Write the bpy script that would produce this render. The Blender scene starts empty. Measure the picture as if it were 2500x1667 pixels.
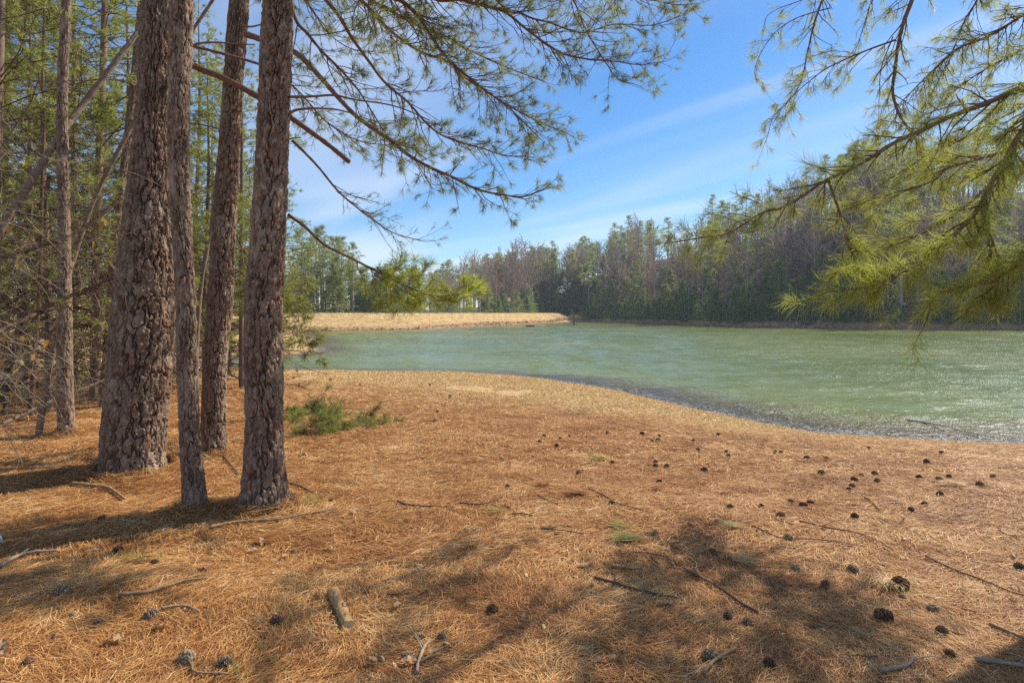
import bpy, math, random
import numpy as np
from mathutils import Vector, Matrix
random.seed(7); rng = np.random.default_rng(11)
C = bpy.context.scene.collection
SC = bpy.context.scene

# ------------------------------------------------------------------ camera, sky, sun, exposure
F, CX, HY, EYE, ZW = 1400.0, 1250.0, 764.0, 1.6, -0.6     # photo pixels: focal, centre column, horizon row
cam_d = bpy.data.cameras.new('camera'); cam = bpy.data.objects.new('camera', cam_d); C.objects.link(cam)
cam.location = (0, 0, EYE); cam.rotation_euler = (math.radians(90), 0, 0)
cam_d.sensor_width = 36; cam_d.lens = 36 * F / 2500; cam_d.shift_y = -(833.5 - HY) / 2500
cam_d.clip_start = 0.05; cam_d.clip_end = 3000
SC.camera = cam
SUN_AZ, SUN_EL = math.radians(55), math.radians(43)       # azimuth measured from +Y towards +X
w = bpy.data.worlds.new('World'); SC.world = w; w.use_nodes = True
nt = w.node_tree; nt.nodes.clear()
def N(nt, t, **kw):
    n = nt.nodes.new(t)
    for k, v in kw.items():
        if k in n.inputs: n.inputs[k].default_value = v
        else: setattr(n, k, v)
    return n
out = N(nt, 'ShaderNodeOutputWorld'); bg = N(nt, 'ShaderNodeBackground'); bg.inputs['Strength'].default_value = 0.10
sky = N(nt, 'ShaderNodeTexSky'); sky.sky_type = 'NISHITA'; sky.sun_disc = False
sky.sun_elevation = SUN_EL; sky.sun_rotation = SUN_AZ; sky.air_density = 1.0; sky.dust_density = 0.3; sky.ozone_density = 4.0; sky.altitude = 300
tc = N(nt, 'ShaderNodeTexCoord')
# thin cirrus: direction projected on a high flat layer, stretched streaks
sep = N(nt, 'ShaderNodeSeparateXYZ'); nt.links.new(tc.outputs['Generated'], sep.inputs[0])
zz = N(nt, 'ShaderNodeMath', operation='MAXIMUM'); zz.inputs[1].default_value = 0.02; nt.links.new(sep.outputs['Z'], zz.inputs[0])
zc = N(nt, 'ShaderNodeMath', operation='ADD'); zc.inputs[1].default_value = 0.12; nt.links.new(zz.outputs[0], zc.inputs[0])
dv = N(nt, 'ShaderNodeVectorMath', operation='DIVIDE'); cmb = N(nt, 'ShaderNodeCombineXYZ')
for k in range(3): nt.links.new(zc.outputs[0], cmb.inputs[k])
nt.links.new(tc.outputs['Generated'], dv.inputs[0]); nt.links.new(cmb.outputs[0], dv.inputs[1])
mr = N(nt, 'ShaderNodeMapping'); mr.inputs['Rotation'].default_value = (0, 0, math.radians(46)); nt.links.new(dv.outputs[0], mr.inputs['Vector'])
mp = N(nt, 'ShaderNodeMapping'); mp.inputs['Scale'].default_value = (0.30, 1.5, 0.3); mp.inputs['Location'].default_value = (0.35, 0.10, 0)
nt.links.new(mr.outputs[0], mp.inputs['Vector'])
no = N(nt, 'ShaderNodeTexNoise'); no.inputs['Scale'].default_value = 0.85; no.inputs['Detail'].default_value = 4.5; no.inputs['Roughness'].default_value = 0.42; no.inputs['Distortion'].default_value = 0.6
nt.links.new(mp.outputs[0], no.inputs['Vector'])
cr = N(nt, 'ShaderNodeMapRange'); cr.interpolation_type = 'SMOOTHSTEP'; cr.inputs['From Min'].default_value = 0.38; cr.inputs['From Max'].default_value = 0.70; cr.inputs['To Max'].default_value = 0.55
nt.links.new(no.outputs['Fac'], cr.inputs['Value'])
mx = N(nt, 'ShaderNodeMix'); mx.data_type = 'RGBA'
nt.links.new(cr.outputs[0], mx.inputs[0]); hs = N(nt, 'ShaderNodeHueSaturation'); hs.inputs['Saturation'].default_value = 1.28; nt.links.new(sky.outputs[0], hs.inputs['Color']); nt.links.new(hs.outputs[0], mx.inputs[6]); mx.inputs[7].default_value = (6.0, 6.4, 7.0, 1)
nt.links.new(mx.outputs[2], bg.inputs[0]); nt.links.new(bg.outputs[0], out.inputs[0])
sd = bpy.data.lights.new('sun', 'SUN'); sd.energy = 4.8; sd.angle = math.radians(0.53); sd.color = (1.0, 0.92, 0.77)
sun = bpy.data.objects.new('sun', sd); C.objects.link(sun)
SDIR = Vector((math.sin(SUN_AZ) * math.cos(SUN_EL), math.cos(SUN_AZ) * math.cos(SUN_EL), math.sin(SUN_EL)))
sun.rotation_euler = SDIR.to_track_quat('Z', 'Y').to_euler(); sun.location = (20, 30, 40)
SC.view_settings.view_transform = 'Standard'; SC.view_settings.look = 'None'; SC.view_settings.gamma = 1
SC.view_settings.exposure = 0.68
SC.cycles.use_denoising = False
try: SC.cycles.denoiser = 'OPENIMAGEDENOISE'; SC.cycles.denoising_input_passes = 'RGB_ALBEDO_NORMAL'; SC.cycles.denoising_prefilter = 'ACCURATE'
except Exception: pass
SC.cycles.max_bounces = 6; SC.cycles.diffuse_bounces = 3; SC.cycles.glossy_bounces = 2; SC.cycles.transmission_bounces = 4; SC.cycles.transparent_max_bounces = 8
SC.cycles.sample_clamp_indirect = 3.0; SC.cycles.sample_clamp_direct = 1.6

# ------------------------------------------------------------------ helpers
def W(px, py, Y): return np.array([(px - CX) / F * Y, Y, EYE + (HY - py) / F * Y])
def tag(o, label=None, cat=None, group=None, kind=None):
    if label: o['label'] = label
    if cat: o['category'] = cat
    if group: o['group'] = group
    if kind: o['kind'] = kind
    return o
def empty(name, loc, label=None, cat=None, group=None, rz=0):
    o = bpy.data.objects.new(name, None); C.objects.link(o); o.location = loc; o.rotation_euler = (0, 0, rz); o.empty_display_size = 0.1
    return tag(o, label, cat, group)
class MB:
    """collects faces of one mesh (tris and quads) with optional float point attributes"""
    def __init__(s): s.v = []; s.f3 = []; s.f4 = []; s.n = 0; s.at = {}
    def add(s, v, f4=None, f3=None, **at):
        v = np.asarray(v, np.float32).reshape(-1, 3)
        if f4 is not None and len(f4): s.f4.append(np.asarray(f4, np.int64) + s.n)
        if f3 is not None and len(f3): s.f3.append(np.asarray(f3, np.int64) + s.n)
        s.v.append(v)
        for k, a in at.items(): s.at.setdefault(k, []).append((s.n, np.asarray(a, np.float32).ravel()))
        s.n += len(v)
    def build(s, name, mat, parent=None, smooth=False, origin=None):
        me = bpy.data.meshes.new(name)
        v = np.concatenate(s.v) if s.v else np.zeros((0, 3), np.float32)
        if origin is not None: v = v - np.asarray(origin, np.float32)
        f3 = np.concatenate(s.f3) if s.f3 else np.zeros((0, 3), np.int64)
        f4 = np.concatenate(s.f4) if s.f4 else np.zeros((0, 4), np.int64)
        me.vertices.add(len(v)); me.vertices.foreach_set('co', v.ravel())
        nl = f3.size + f4.size; me.loops.add(nl); me.polygons.add(len(f3) + len(f4))
        me.loops.foreach_set('vertex_index', np.concatenate([f4.ravel(), f3.ravel()]).astype(np.int32))
        st = np.concatenate([np.arange(len(f4)) * 4, f4.size + np.arange(len(f3)) * 3]).astype(np.int32)
        me.polygons.foreach_set('loop_start', st)
        if smooth: me.polygons.foreach_set('use_smooth', np.ones(len(st), bool))
        me.update(calc_edges=True)
        for k, parts in s.at.items():
            a = me.attributes.new(k, 'FLOAT', 'POINT'); full = np.zeros(len(v), np.float32)
            for i0, arr in parts: full[i0:i0 + len(arr)] = arr
            a.data.foreach_set('value', full)
        me.materials.append(mat)
        o = bpy.data.objects.new(name, me); C.objects.link(o)
        if origin is not None: o.location = Vector(origin)
        if parent is not None:
            o.parent = parent
            if origin is None: pass
        return o
def nrm(a): return a / np.maximum(np.linalg.norm(a, axis=-1, keepdims=True), 1e-9)
def tubes(mb, P, R, S=3, **at):
    """P (n,k,3) polylines, R (n,k) radii"""
    P = np.asarray(P, float); R = np.asarray(R, float); n, k, _ = P.shape
    T = nrm(np.gradient(P, axis=1)); D = nrm(P[:, -1] - P[:, 0])
    ref = np.where(np.abs(D[:, 2:3]) > 0.8, np.array([[1., 0.13, 0]]), np.array([[0.05, 0.1, 1.]]))
    U = nrm(np.cross(T, ref[:, None, :])); V = np.cross(T, U)
    a = np.arange(S) * 2 * np.pi / S
    v = P[:, :, None, :] + R[:, :, None, None] * (np.cos(a)[None, None, :, None] * U[:, :, None, :] + np.sin(a)[None, None, :, None] * V[:, :, None, :])
    i = np.arange(n)[:, None, None] * (k * S); j = np.arange(k - 1)[None, :, None] * S; s = np.arange(S)[None, None, :]; s2 = (s + 1) % S
    f = np.stack([i + j + s, i + j + s2, i + j + S + s2, i + j + S + s], -1).reshape(-1, 4)
    kw = {kk: np.repeat(vv, k * S) for kk, vv in at.items()}
    mb.add(v.reshape(-1, 3), f4=f, **kw)
def catmull(pts, n):
    pts = np.asarray(pts, float); p = np.vstack([2 * pts[0] - pts[1], pts, 2 * pts[-1] - pts[-2]])
    seg = np.linalg.norm(np.diff(pts[:, :3], axis=0), axis=1); cum = np.concatenate([[0], np.cumsum(seg)]); t = np.linspace(0, cum[-1], n)
    i = np.clip(np.searchsorted(cum, t, side='right') - 1, 0, len(pts) - 2); u = ((t - cum[i]) / np.maximum(seg[i], 1e-9))[:, None]
    a, b, c, d = p[i], p[i + 1], p[i + 2], p[i + 3]
    return 0.5 * (2 * b + (c - a) * u + (2 * a - 5 * b + 4 * c - d) * u * u + (3 * b - a - 3 * c + d) * u ** 3)
def limb_tube(mb, pts, rad, n=None, S=9, lump=0.05):
    """a single bark-covered limb with capped ends"""
    n = n or max(8, int(np.linalg.norm(np.diff(np.asarray(pts)[:, :3], axis=0), axis=1).sum() / 0.035))
    q = catmull(np.column_stack([pts, rad]), n); P = q[:, :3]; R = np.maximum(q[:, 3], 0.001)
    T = nrm(np.gradient(P, axis=0)); ref = np.array([0.05, 0.1, 1.]) if abs(nrm(P[-1] - P[0])[2]) < 0.8 else np.array([1., 0.13, 0])
    U = nrm(np.cross(T, ref)); V = np.cross(T, U); a = np.arange(S) * 2 * np.pi / S
    rr = R[:, None] * (1 + lump * rng.standard_normal((n, S)) + lump * rng.standard_normal((n, 1)))
    v = P[:, None, :] + rr[:, :, None] * (np.cos(a)[None, :, None] * U[:, None, :] + np.sin(a)[None, :, None] * V[:, None, :])
    j = np.arange(n - 1)[:, None] * S; s = np.arange(S)[None, :]; s2 = (s + 1) % S
    f = np.stack([j + s, j + s2, j + S + s2, j + S + s], -1).reshape(-1, 4)
    vv = np.vstack([v.reshape(-1, 3), P[-1] + T[-1] * R[-1] * 0.3, P[0]]); e = n * S
    tri = [((n - 1) * S + k, (n - 1) * S + (k + 1) % S, e) for k in range(S)] + [((k + 1) % S, k, e + 1) for k in range(S)]
    mb.add(vv, f4=f, f3=tri)
    return P, R
def blades(mb, B, D, L, Wd, bend=0.0, tip=0.25, flat=False, droop=0.0):
    """thin needles: base B, direction D, length L, width Wd; two segments when bend or droop is set"""
    n = len(B); B = np.asarray(B, float); D = nrm(np.asarray(D, float)); L = np.broadcast_to(L, n)[:, None]; Wd = np.broadcast_to(Wd, n)[:, None]
    r = rng.standard_normal((n, 3))
    if flat: r = np.tile([[0., 0., 1.]], (n, 1)) + 0.35 * r
    U = nrm(np.cross(D, r)) * Wd * 0.5
    if bend or droop:
        b = nrm(np.cross(D, rng.standard_normal((n, 3)) * (0.25 if flat else 1) + ([0, 0, 1] if flat else [0, 0, 0]))) * L * bend * rng.uniform(-1, 1, (n, 1))
        M = B + D * L * 0.5 + b; E = B + D * L - np.array([0, 0, 1]) * L * droop
        M = M - np.array([0, 0, 1]) * L * droop * 0.2
        v = np.stack([B - U, B + U, M - U, M + U, E - U * tip, E + U * tip], 1); i = np.arange(n)[:, None] * 6
        f = np.concatenate([i + [0, 1, 3, 2], i + [2, 3, 5, 4]])
    else:
        E = B + D * L; v = np.stack([B - U, B + U, E + U * tip, E - U * tip], 1); f = np.arange(n)[:, None] * 4 + [0, 1, 2, 3]
    mb.add(v.reshape(-1, 3), f4=f)
# value noise
_perm = rng.random((256, 256))
def vnoise(x, y, s=1.0, seed=0):
    x = np.asarray(x, float) / s + 31.7 * seed; y = np.asarray(y, float) / s + 17.3 * seed
    xi = np.floor(x).astype(int); yi = np.floor(y).astype(int); fx = x - xi; fy = y - yi; fx = fx * fx * (3 - 2 * fx); fy = fy * fy * (3 - 2 * fy)
    g = lambda a, b: _perm[a & 255, b & 255]
    return (g(xi, yi) * (1 - fx) + g(xi + 1, yi) * fx) * (1 - fy) + (g(xi, yi + 1) * (1 - fx) + g(xi + 1, yi + 1) * fx) * fy
def fbm(x, y, s, o=4, seed=0):
    r = 0; a = 1; t = 0
    for k in range(o): r = r + a * vnoise(x, y, s / 2 ** k, seed + k); t += a; a *= 0.5
    return r / t
def sstep(a, b, x): t = np.clip((np.asarray(x, float) - a) / (np.asarray(b, float) - a), 0, 1); return t * t * (3 - 2 * t)

# ------------------------------------------------------------------ materials
def mat(name):
    m = bpy.data.materials.new(name); m.use_nodes = True; nt = m.node_tree; nt.nodes.clear()
    o = N(nt, 'ShaderNodeOutputMaterial'); return m, nt, o
def L_(nt, a, b): nt.links.new(a, b)
def ramp(nt, fac, stops, interp='LINEAR'):
    r = N(nt, 'ShaderNodeValToRGB'); r.color_ramp.interpolation = interp
    e = r.color_ramp.elements
    while len(e) < len(stops): e.new(0.5)
    for k, (p, c) in enumerate(stops): e[k].position = p; e[k].color = (*c, 1)
    if fac is not None: L_(nt, fac, r.inputs[0])
    return r.outputs[0]
def noise(nt, vec, scale, detail=4, rough=0.55, dist=0.0, out='Fac'):
    n = N(nt, 'ShaderNodeTexNoise'); n.inputs['Scale'].default_value = scale; n.inputs['Detail'].default_value = detail; n.inputs['Roughness'].default_value = rough; n.inputs['Distortion'].default_value = dist
    if vec is not None: L_(nt, vec, n.inputs['Vector'])
    return n.outputs[out]
def mixc(nt, f, a, b, blend='MIX'):
    m = N(nt, 'ShaderNodeMix'); m.data_type = 'RGBA'; m.blend_type = blend
    for s, v in ((0, f), (6, a), (7, b)):
        if hasattr(v, 'links') or hasattr(v, 'is_linked'): L_(nt, v, m.inputs[s])
        else: m.inputs[s].default_value = v if s == 0 else (*v, 1)
    return m.outputs[2]
def math_(nt, op, a, b=None, clamp=False):
    m = N(nt, 'ShaderNodeMath', operation=op); m.use_clamp = clamp
    for k, v in enumerate((a, b)):
        if v is None: continue
        if hasattr(v, 'is_linked'): L_(nt, v, m.inputs[k])
        else: m.inputs[k].default_value = v
    return m.outputs[0]
def attr(nt, name): return N(nt, 'ShaderNodeAttribute', attribute_name=name).outputs['Fac']
def objvec(nt, scale=(1, 1, 1), rot=(0, 0, 0)):
    t = N(nt, 'ShaderNodeTexCoord'); m = N(nt, 'ShaderNodeMapping'); m.inputs['Scale'].default_value = scale; m.inputs['Rotation'].default_value = rot
    L_(nt, t.outputs['Object'], m.inputs['Vector']); return m.outputs[0]
def bump(nt, h, strength=0.5, dist=0.01, normal=None):
    b = N(nt, 'ShaderNodeBump'); b.inputs['Strength'].default_value = strength; b.inputs['Distance'].default_value = dist; L_(nt, h, b.inputs['Height'])
    if normal is not None: L_(nt, normal, b.inputs['Normal'])
    return b.outputs[0]
def pbsdf(nt, col, rough=0.9, normal=None, spec=0.3):
    p = N(nt, 'ShaderNodeBsdfPrincipled'); p.inputs['Roughness'].default_value = rough; p.inputs['Specular IOR Level'].default_value = spec
    if hasattr(col, 'is_linked'): L_(nt, col, p.inputs['Base Color'])
    else: p.inputs['Base Color'].default_value = (*col, 1)
    if normal is not None: L_(nt, normal, p.inputs['Normal'])
    return p
def island(nt): return N(nt, 'ShaderNodeNewGeometry').outputs['Random Per Island']
def orand(nt): return N(nt, 'ShaderNodeObjectInfo').outputs['Random']

def mat_bark(name, tint=(1, 1, 1)):
    m, nt, o = mat(name); T = lambda c: tuple(a * b for a, b in zip(c, tint))
    v = objvec(nt, (1, 1, 0.5))
    n1 = noise(nt, v, 38, 6, 0.65); n2 = noise(nt, v, 4.5, 4, 0.6)
    pl = attr(nt, 'plate'); ck = attr(nt, 'crack')
    base = ramp(nt, n1, [(0.25, T((0.075, 0.047, 0.032))), (0.5, T((0.19, 0.13, 0.092))), (0.75, T((0.44, 0.35, 0.265)))])
    warm = ramp(nt, n1, [(0.3, T((0.17, 0.075, 0.045))), (0.7, T((0.36, 0.20, 0.14)))])
    c = mixc(nt, ramp(nt, pl, [(0.6, (0, 0, 0)), (0.95, (0.55, 0.55, 0.55))]), base, warm)
    c = mixc(nt, ramp(nt, n2, [(0.5, (0, 0, 0)), (0.72, (0.6, 0.6, 0.6))]), c, T((0.44, 0.36, 0.27)))
    c = mixc(nt, ck, c, T((0.055, 0.032, 0.023)))
    p = pbsdf(nt, c, 0.92, bump(nt, n1, 1.0, 0.012), 0.15); L_(nt, p.outputs[0], o.inputs[0]); return m
def mat_wood(name, cols, scale=30):
    m, nt, o = mat(name); v = objvec(nt, (1, 1, 1)); n1 = noise(nt, v, scale, 5, 0.6)
    r = island(nt); f = math_(nt, 'ADD', math_(nt, 'MULTIPLY', n1, 0.7), math_(nt, 'MULTIPLY', r, 0.3))
    c = ramp(nt, f, [(0.3, cols[0]), (0.7, cols[1])])
    p = pbsdf(nt, c, 0.9, bump(nt, n1, 0.6, 0.004), 0.15); L_(nt, p.outputs[0], o.inputs[0]); return m
def mat_needle(name, stops, trans=(0.3, 0.36, 0.06), tf=0.45, rnd='island', rough=0.55, spec=0.4):
    m, nt, o = mat(name); r = island(nt)
    if rnd == 'both':
        r = math_(nt, 'FRACT', math_(nt, 'ADD', math_(nt, 'MULTIPLY', r, 0.55), math_(nt, 'MULTIPLY', orand(nt), 0.45)))
    c = ramp(nt, r, stops)
    p = pbsdf(nt, c, rough, None, spec); t = N(nt, 'ShaderNodeBsdfTranslucent')
    tc2 = mixc(nt, 0.6, c, trans); L_(nt, tc2, t.inputs[0])
    s = N(nt, 'ShaderNodeMixShader'); s.inputs[0].default_value = tf; L_(nt, p.outputs[0], s.inputs[1]); L_(nt, t.outputs[0], s.inputs[2]); L_(nt, s.outputs[0], o.inputs[0]); return m

M = {}
M['bark'] = mat_bark('pine_bark')
M['limb'] = mat_wood('limb_bark', ((0.085, 0.048, 0.03), (0.25, 0.15, 0.10)), 45)
M['limb_dark'] = mat_wood('thin_branch_bark', ((0.06, 0.038, 0.026), (0.17, 0.11, 0.075)), 40)
M['grey_twig'] = mat_wood('grey_twig', ((0.16, 0.115, 0.08), (0.38, 0.30, 0.22)), 40)
M['thin_bark'] = mat_wood('young_trunk_bark', ((0.09, 0.06, 0.042), (0.27, 0.195, 0.15)), 22)
M['far_trunk'] = mat_wood('far_trunk_bark', ((0.17, 0.135, 0.11), (0.40, 0.35, 0.30)), 3)
M['bare_twig'] = mat_wood('bare_twig', ((0.26, 0.185, 0.14), (0.46, 0.36, 0.29)), 3)
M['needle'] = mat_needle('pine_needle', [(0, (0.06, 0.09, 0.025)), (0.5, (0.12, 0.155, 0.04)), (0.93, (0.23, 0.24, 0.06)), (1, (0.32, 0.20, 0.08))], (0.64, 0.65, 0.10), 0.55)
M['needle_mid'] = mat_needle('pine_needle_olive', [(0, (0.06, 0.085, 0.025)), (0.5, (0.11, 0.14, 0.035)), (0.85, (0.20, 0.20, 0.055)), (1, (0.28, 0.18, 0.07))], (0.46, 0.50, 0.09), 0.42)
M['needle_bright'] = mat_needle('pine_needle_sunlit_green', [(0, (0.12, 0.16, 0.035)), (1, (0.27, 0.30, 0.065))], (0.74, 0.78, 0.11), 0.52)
M['needle_thicket'] = mat_needle('thicket_needle', [(0, (0.06, 0.09, 0.025)), (0.6, (0.13, 0.165, 0.04)), (1, (0.23, 0.22, 0.06))], (0.66, 0.66, 0.12), 0.5)
M['needle_far'] = mat_needle('far_pine_foliage', [(0, (0.075, 0.11, 0.035)), (0.5, (0.13, 0.165, 0.05)), (1, (0.21, 0.22, 0.07))], (0.50, 0.55, 0.14), 0.5, 'both')
M['needle_cedar'] = mat_needle('far_cedar_foliage', [(0, (0.07, 0.12, 0.035)), (0.5, (0.11, 0.175, 0.045)), (1, (0.18, 0.24, 0.07))], (0.32, 0.48, 0.10), 0.45, 'both')
M['red_bud'] = mat_needle('rusty_foliage', [(0, (0.20, 0.09, 0.06)), (1, (0.32, 0.17, 0.11))], (0.4, 0.2, 0.1), 0.3)
M['leaf'] = mat_needle('dry_leaf', [(0, (0.22, 0.10, 0.035)), (0.5, (0.34, 0.20, 0.10)), (1, (0.42, 0.30, 0.20))], (0.5, 0.25, 0.08), 0.25)
M['yellow_leaf'] = mat_needle('yellow_leaf', [(0, (0.55, 0.16, 0.03)), (1, (0.55, 0.36, 0.08))], (0.8, 0.35, 0.05), 0.5)
M['litter'] = mat_needle('dead_pine_needle', [(0, (0.20, 0.08, 0.03)), (0.25, (0.40, 0.165, 0.05)), (0.6, (0.57, 0.285, 0.09)), (0.88, (0.70, 0.43, 0.17)), (1, (0.78, 0.58, 0.30))], (0.5, 0.3, 0.12), 0.18, rough=0.6, spec=0.35)
_nt = M['litter'].node_tree; _rp = [n for n in _nt.nodes if n.type == 'VALTORGB'][0]; _src = _rp.inputs[0].links[0].from_socket
_pn = noise(_nt, objvec(_nt, (1, 1.6, 1)), 1.1, 5, 0.6, 0.6); _mr = N(_nt, 'ShaderNodeMapRange'); _mr.inputs['From Min'].default_value = .3; _mr.inputs['From Max'].default_value = .7; _mr.inputs['To Min'].default_value = -.32; _mr.inputs['To Max'].default_value = .26; L_(_nt, _pn, _mr.inputs['Value'])
L_(_nt, math_(_nt, 'ADD', _src, _mr.outputs[0], True), _rp.inputs[0])
M['straw'] = mat_needle('dead_grass', [(0, (0.48, 0.31, 0.12)), (0.5, (0.70, 0.50, 0.23)), (1, (0.80, 0.65, 0.36))], (0.5, 0.36, 0.15), 0.2, rough=0.7)
M['bank_grass'] = mat_needle('bank_grass', [(0, (0.26, 0.16, 0.07)), (0.5, (0.48, 0.33, 0.15)), (1, (0.64, 0.49, 0.25))], (0.5, 0.36, 0.15), 0.2, rough=0.8)
M['green'] = mat_needle('fresh_green', [(0, (0.26, 0.24, 0.06)), (1, (0.46, 0.40, 0.14))], (0.6, 0.6, 0.12), 0.4)
M['rust_needle'] = mat_needle('rust_sprig', [(0, (0.34, 0.13, 0.04)), (1, (0.55, 0.27, 0.09))], (0.5, 0.25, 0.08), 0.2)
M['pale_stick'] = mat_wood('pale_stick', ((0.15, 0.085, 0.045), (0.40, 0.265, 0.15)), 60)
M['dark_stick'] = mat_wood('dark_stick', ((0.07, 0.04, 0.028), (0.22, 0.13, 0.09)), 60)
M['cone_dark'] = mat_wood('pine_cone_scale', ((0.075, 0.04, 0.022), (0.23, 0.135, 0.08)), 90)
M['cone_grey'] = mat_wood('weathered_cone_scale', ((0.13, 0.085, 0.055), (0.42, 0.32, 0.21)), 90)
M['log'] = mat_wood('log_bark', ((0.10, 0.05, 0.022), (0.40, 0.25, 0.11)), 35)
M['cut'] = mat_wood('cut_wood', ((0.40, 0.29, 0.15), (0.60, 0.47, 0.27)), 50)
M['drift'] = mat_wood('driftwood', ((0.28, 0.24, 0.21), (0.58, 0.53, 0.48)), 25)
M['white'] = mat_wood('white_paint', ((0.75, 0.75, 0.73), (0.85, 0.85, 0.83)), 5)

# ------------------------------------------------------------------ terrain
LAKE = np.array([(60, 4), (30, 6.5), (16, 8.2), (8.7, 9.5), (6.33, 10.1), (5.25, 11.1), (4.26, 13.2), (3.2, 15.9), (2.1, 17.4), (-0.3, 19.4), (-4.6, 20.5), (-9, 21.2), (-13, 23), (-14.2, 27.5),
    (-11.6, 31.5), (-12.2, 35), (-16.5, 47), (-22, 60), (-24.8, 69.5), (-18, 74), (-12.6, 79.5), (-1.4, 106), (8, 128), (15.5, 147), (20, 145), (24.5, 137), (29, 118), (37, 91), (48.6, 80), (66, 74), (95, 69), (150, 62), (200, 30), (150, 3)], float)
DAM = np.array([(-60, 66), (-45, 67), (-34, 72), (-28.5, 77), (-22, 80.5), (-17.5, 84), (-7.5, 108), (2.5, 131), (11.0, 151)], float)
def seg_dist(x, y, poly, closed):
    q = np.roll(poly, -1, 0) if closed else poly[1:]; p = poly if closed else poly[:-1]
    best = np.full(x.shape, 1e9); bt = np.zeros(x.shape); ins = np.zeros(x.shape, bool)
    for k, ((ax, ay), (bx, by)) in enumerate(zip(p, q)):
        dx, dy = bx - ax, by - ay; t = ((x - ax) * dx + (y - ay) * dy) / (dx * dx + dy * dy); tcl = np.clip(t, 0, 1)
        dd = np.hypot(x - ax - tcl * dx, y - ay - tcl * dy); m_ = dd < best; best = np.where(m_, dd, best); bt = np.where(m_, k + t, bt)
        if closed: c = ((ay > y) != (by > y)); xx = ax + (y - ay) * dx / (dy if dy else 1e-9); ins ^= c & (x < xx)
    return best, bt, ins
def smooth_poly(p, n):
    k = len(p); r = []
    for i in range(k):
        a, b, c, d = p[i - 1], p[i], p[(i + 1) % k], p[(i + 2) % k]
        for u in np.arange(n) / n: r.append(0.5 * (2 * b + (c - a) * u + (2 * a - 5 * b + 4 * c - d) * u * u + (3 * b - a - 3 * c + d) * u ** 3))
    return np.array(r)
LAKE_S = smooth_poly(LAKE, 6)
_wob = fbm(LAKE_S[:, 0], LAKE_S[:, 1], 1.6, 3, 5) - 0.5; LAKE_S = LAKE_S + np.column_stack([_wob, _wob]) * 0.55 * np.clip(LAKE_S[:, 1:] / 14, 0.6, 3)
def terrain(x, y, full=False):
    x = np.asarray(x, float); y = np.asarray(y, float)
    d, _, ins = seg_dist(x, y, LAKE_S, True); d = np.where(ins, -d, d)
    land = ZW + 0.6 * (1 - np.exp(-np.maximum(d, 0) / 2.6))
    left = sstep(-10, -30, x) * sstep(16, 60, y)
    land = land + left * 2.6 * sstep(0, 10, d) + 0.02 * np.exp(-((x + 4.2) ** 2 / 5 + (y - 6.0) ** 2 / 5)) + 0.03 * np.exp(-((x + 2.1) ** 2 / 0.8 + (y - 4.9) ** 2 / 0.8))
    land = land + (fbm(x, y, 1.3, 4, 2) - 0.5) * 0.10 * sstep(0, 2, d)
    land = land + (fbm(x, y, 22, 3, 9) - 0.5) * 1.6 * sstep(25, 60, y) * sstep(0, 10, d)
    # far valley behind the dam and wooded hill to the right
    px = CX + F * x / np.maximum(y, 1); H = np.interp(px, [900, 1100, 1250, 1400, 1500, 1700, 2000, 2300, 2600, 3200], [0, 0, 5, 11, 17, 22, 26, 28, 30, 31])
    far = sstep(55, 85, y); inl = np.clip(sstep(-12, 68, d) * 1.06 - 0.06, 0, 1)
    hill = H * inl * far + np.maximum(0, y - 190) * 0.02
    behind = sstep(0, 12, d) * far * sstep(1420, 1330, px) * (-2.2)
    land = land + hill + behind
    # shoreline bank at the far side
    land = np.where(d < 0, ZW - 1.2 * (1 - np.exp(d / 4.2)) , land)
    land = land + np.where((d > 0) & (y > 60), 0.22 * sstep(0, 0.8, d), 0)
    dd, t, _ = seg_dist(x, y, DAM, False); endf = np.clip(t - (len(DAM) - 1), 0, 1)
    crest = 1.57 - np.maximum(0, dd - 1.6) * 0.40 + 0.06 * (vnoise(x, y, 3.0, 4) - 0.5)
    land = np.where((dd < 8) & (y > 55), np.maximum(land, crest), land)
    return (land, d, dd) if full else land
def tz(x, y): return float(terrain(np.array([x]), np.array([y]))[0])
def G(px, py):
    """ground point seen at photo pixel"""
    Ys = np.geomspace(1.8, 60, 500); X = (px - CX) / F * Ys; Z = EYE + (HY - py) / F * Ys; t = terrain(X, Ys); k = np.argmax(Z <= t)
    return np.array([X[k], Ys[k], t[k]])
def axis(lo, hi, near, step, grow):
    a = [near]; s = step
    while a[-1] < hi: a.append(a[-1] + s); s *= grow
    b = [near]; s = step
    while b[-1] > lo: b.append(b[-1] - s); s *= grow
    return np.array(b[:0:-1] + a)
gx = axis(-280, 330, -0.5, 0.055, 1.018); gy = axis(-12, 330, 2.5, 0.05, 1.0115)
def grid(gx, gy, fn):
    X, Y = np.meshgrid(gx, gy); n, m = X.shape; z, at = fn(X, Y); i = np.arange(n * m).reshape(n, m)
    f = np.stack([i[:-1, :-1], i[:-1, 1:], i[1:, 1:], i[1:, :-1]], -1).reshape(-1, 4)
    return np.stack([X, Y, z], -1).reshape(-1, 3), f, at
def fn(X, Y):
    z, d, dd = terrain(X, Y, True)
    tan = sstep(-0.1, 0.7, (Y - 7.6 - np.clip(2.5 - X, -2, 9) * 0.6) / 5 + (fbm(X, Y, 2.2, 3, 3) - 0.5) * 0.9 + sstep(3.5, 0.3, d) * 0.7)
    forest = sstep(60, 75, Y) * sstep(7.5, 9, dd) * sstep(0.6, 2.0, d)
    return z, dict(tan=tan.ravel(), shore=sstep(np.where(Y > 50, 1.8, 0.8), 0.02, d).ravel(), forest=forest.ravel(), far=sstep(50, 70, Y).ravel())
v, f, at = grid(gx, gy, fn)
m, nt, o = mat('ground')
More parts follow.
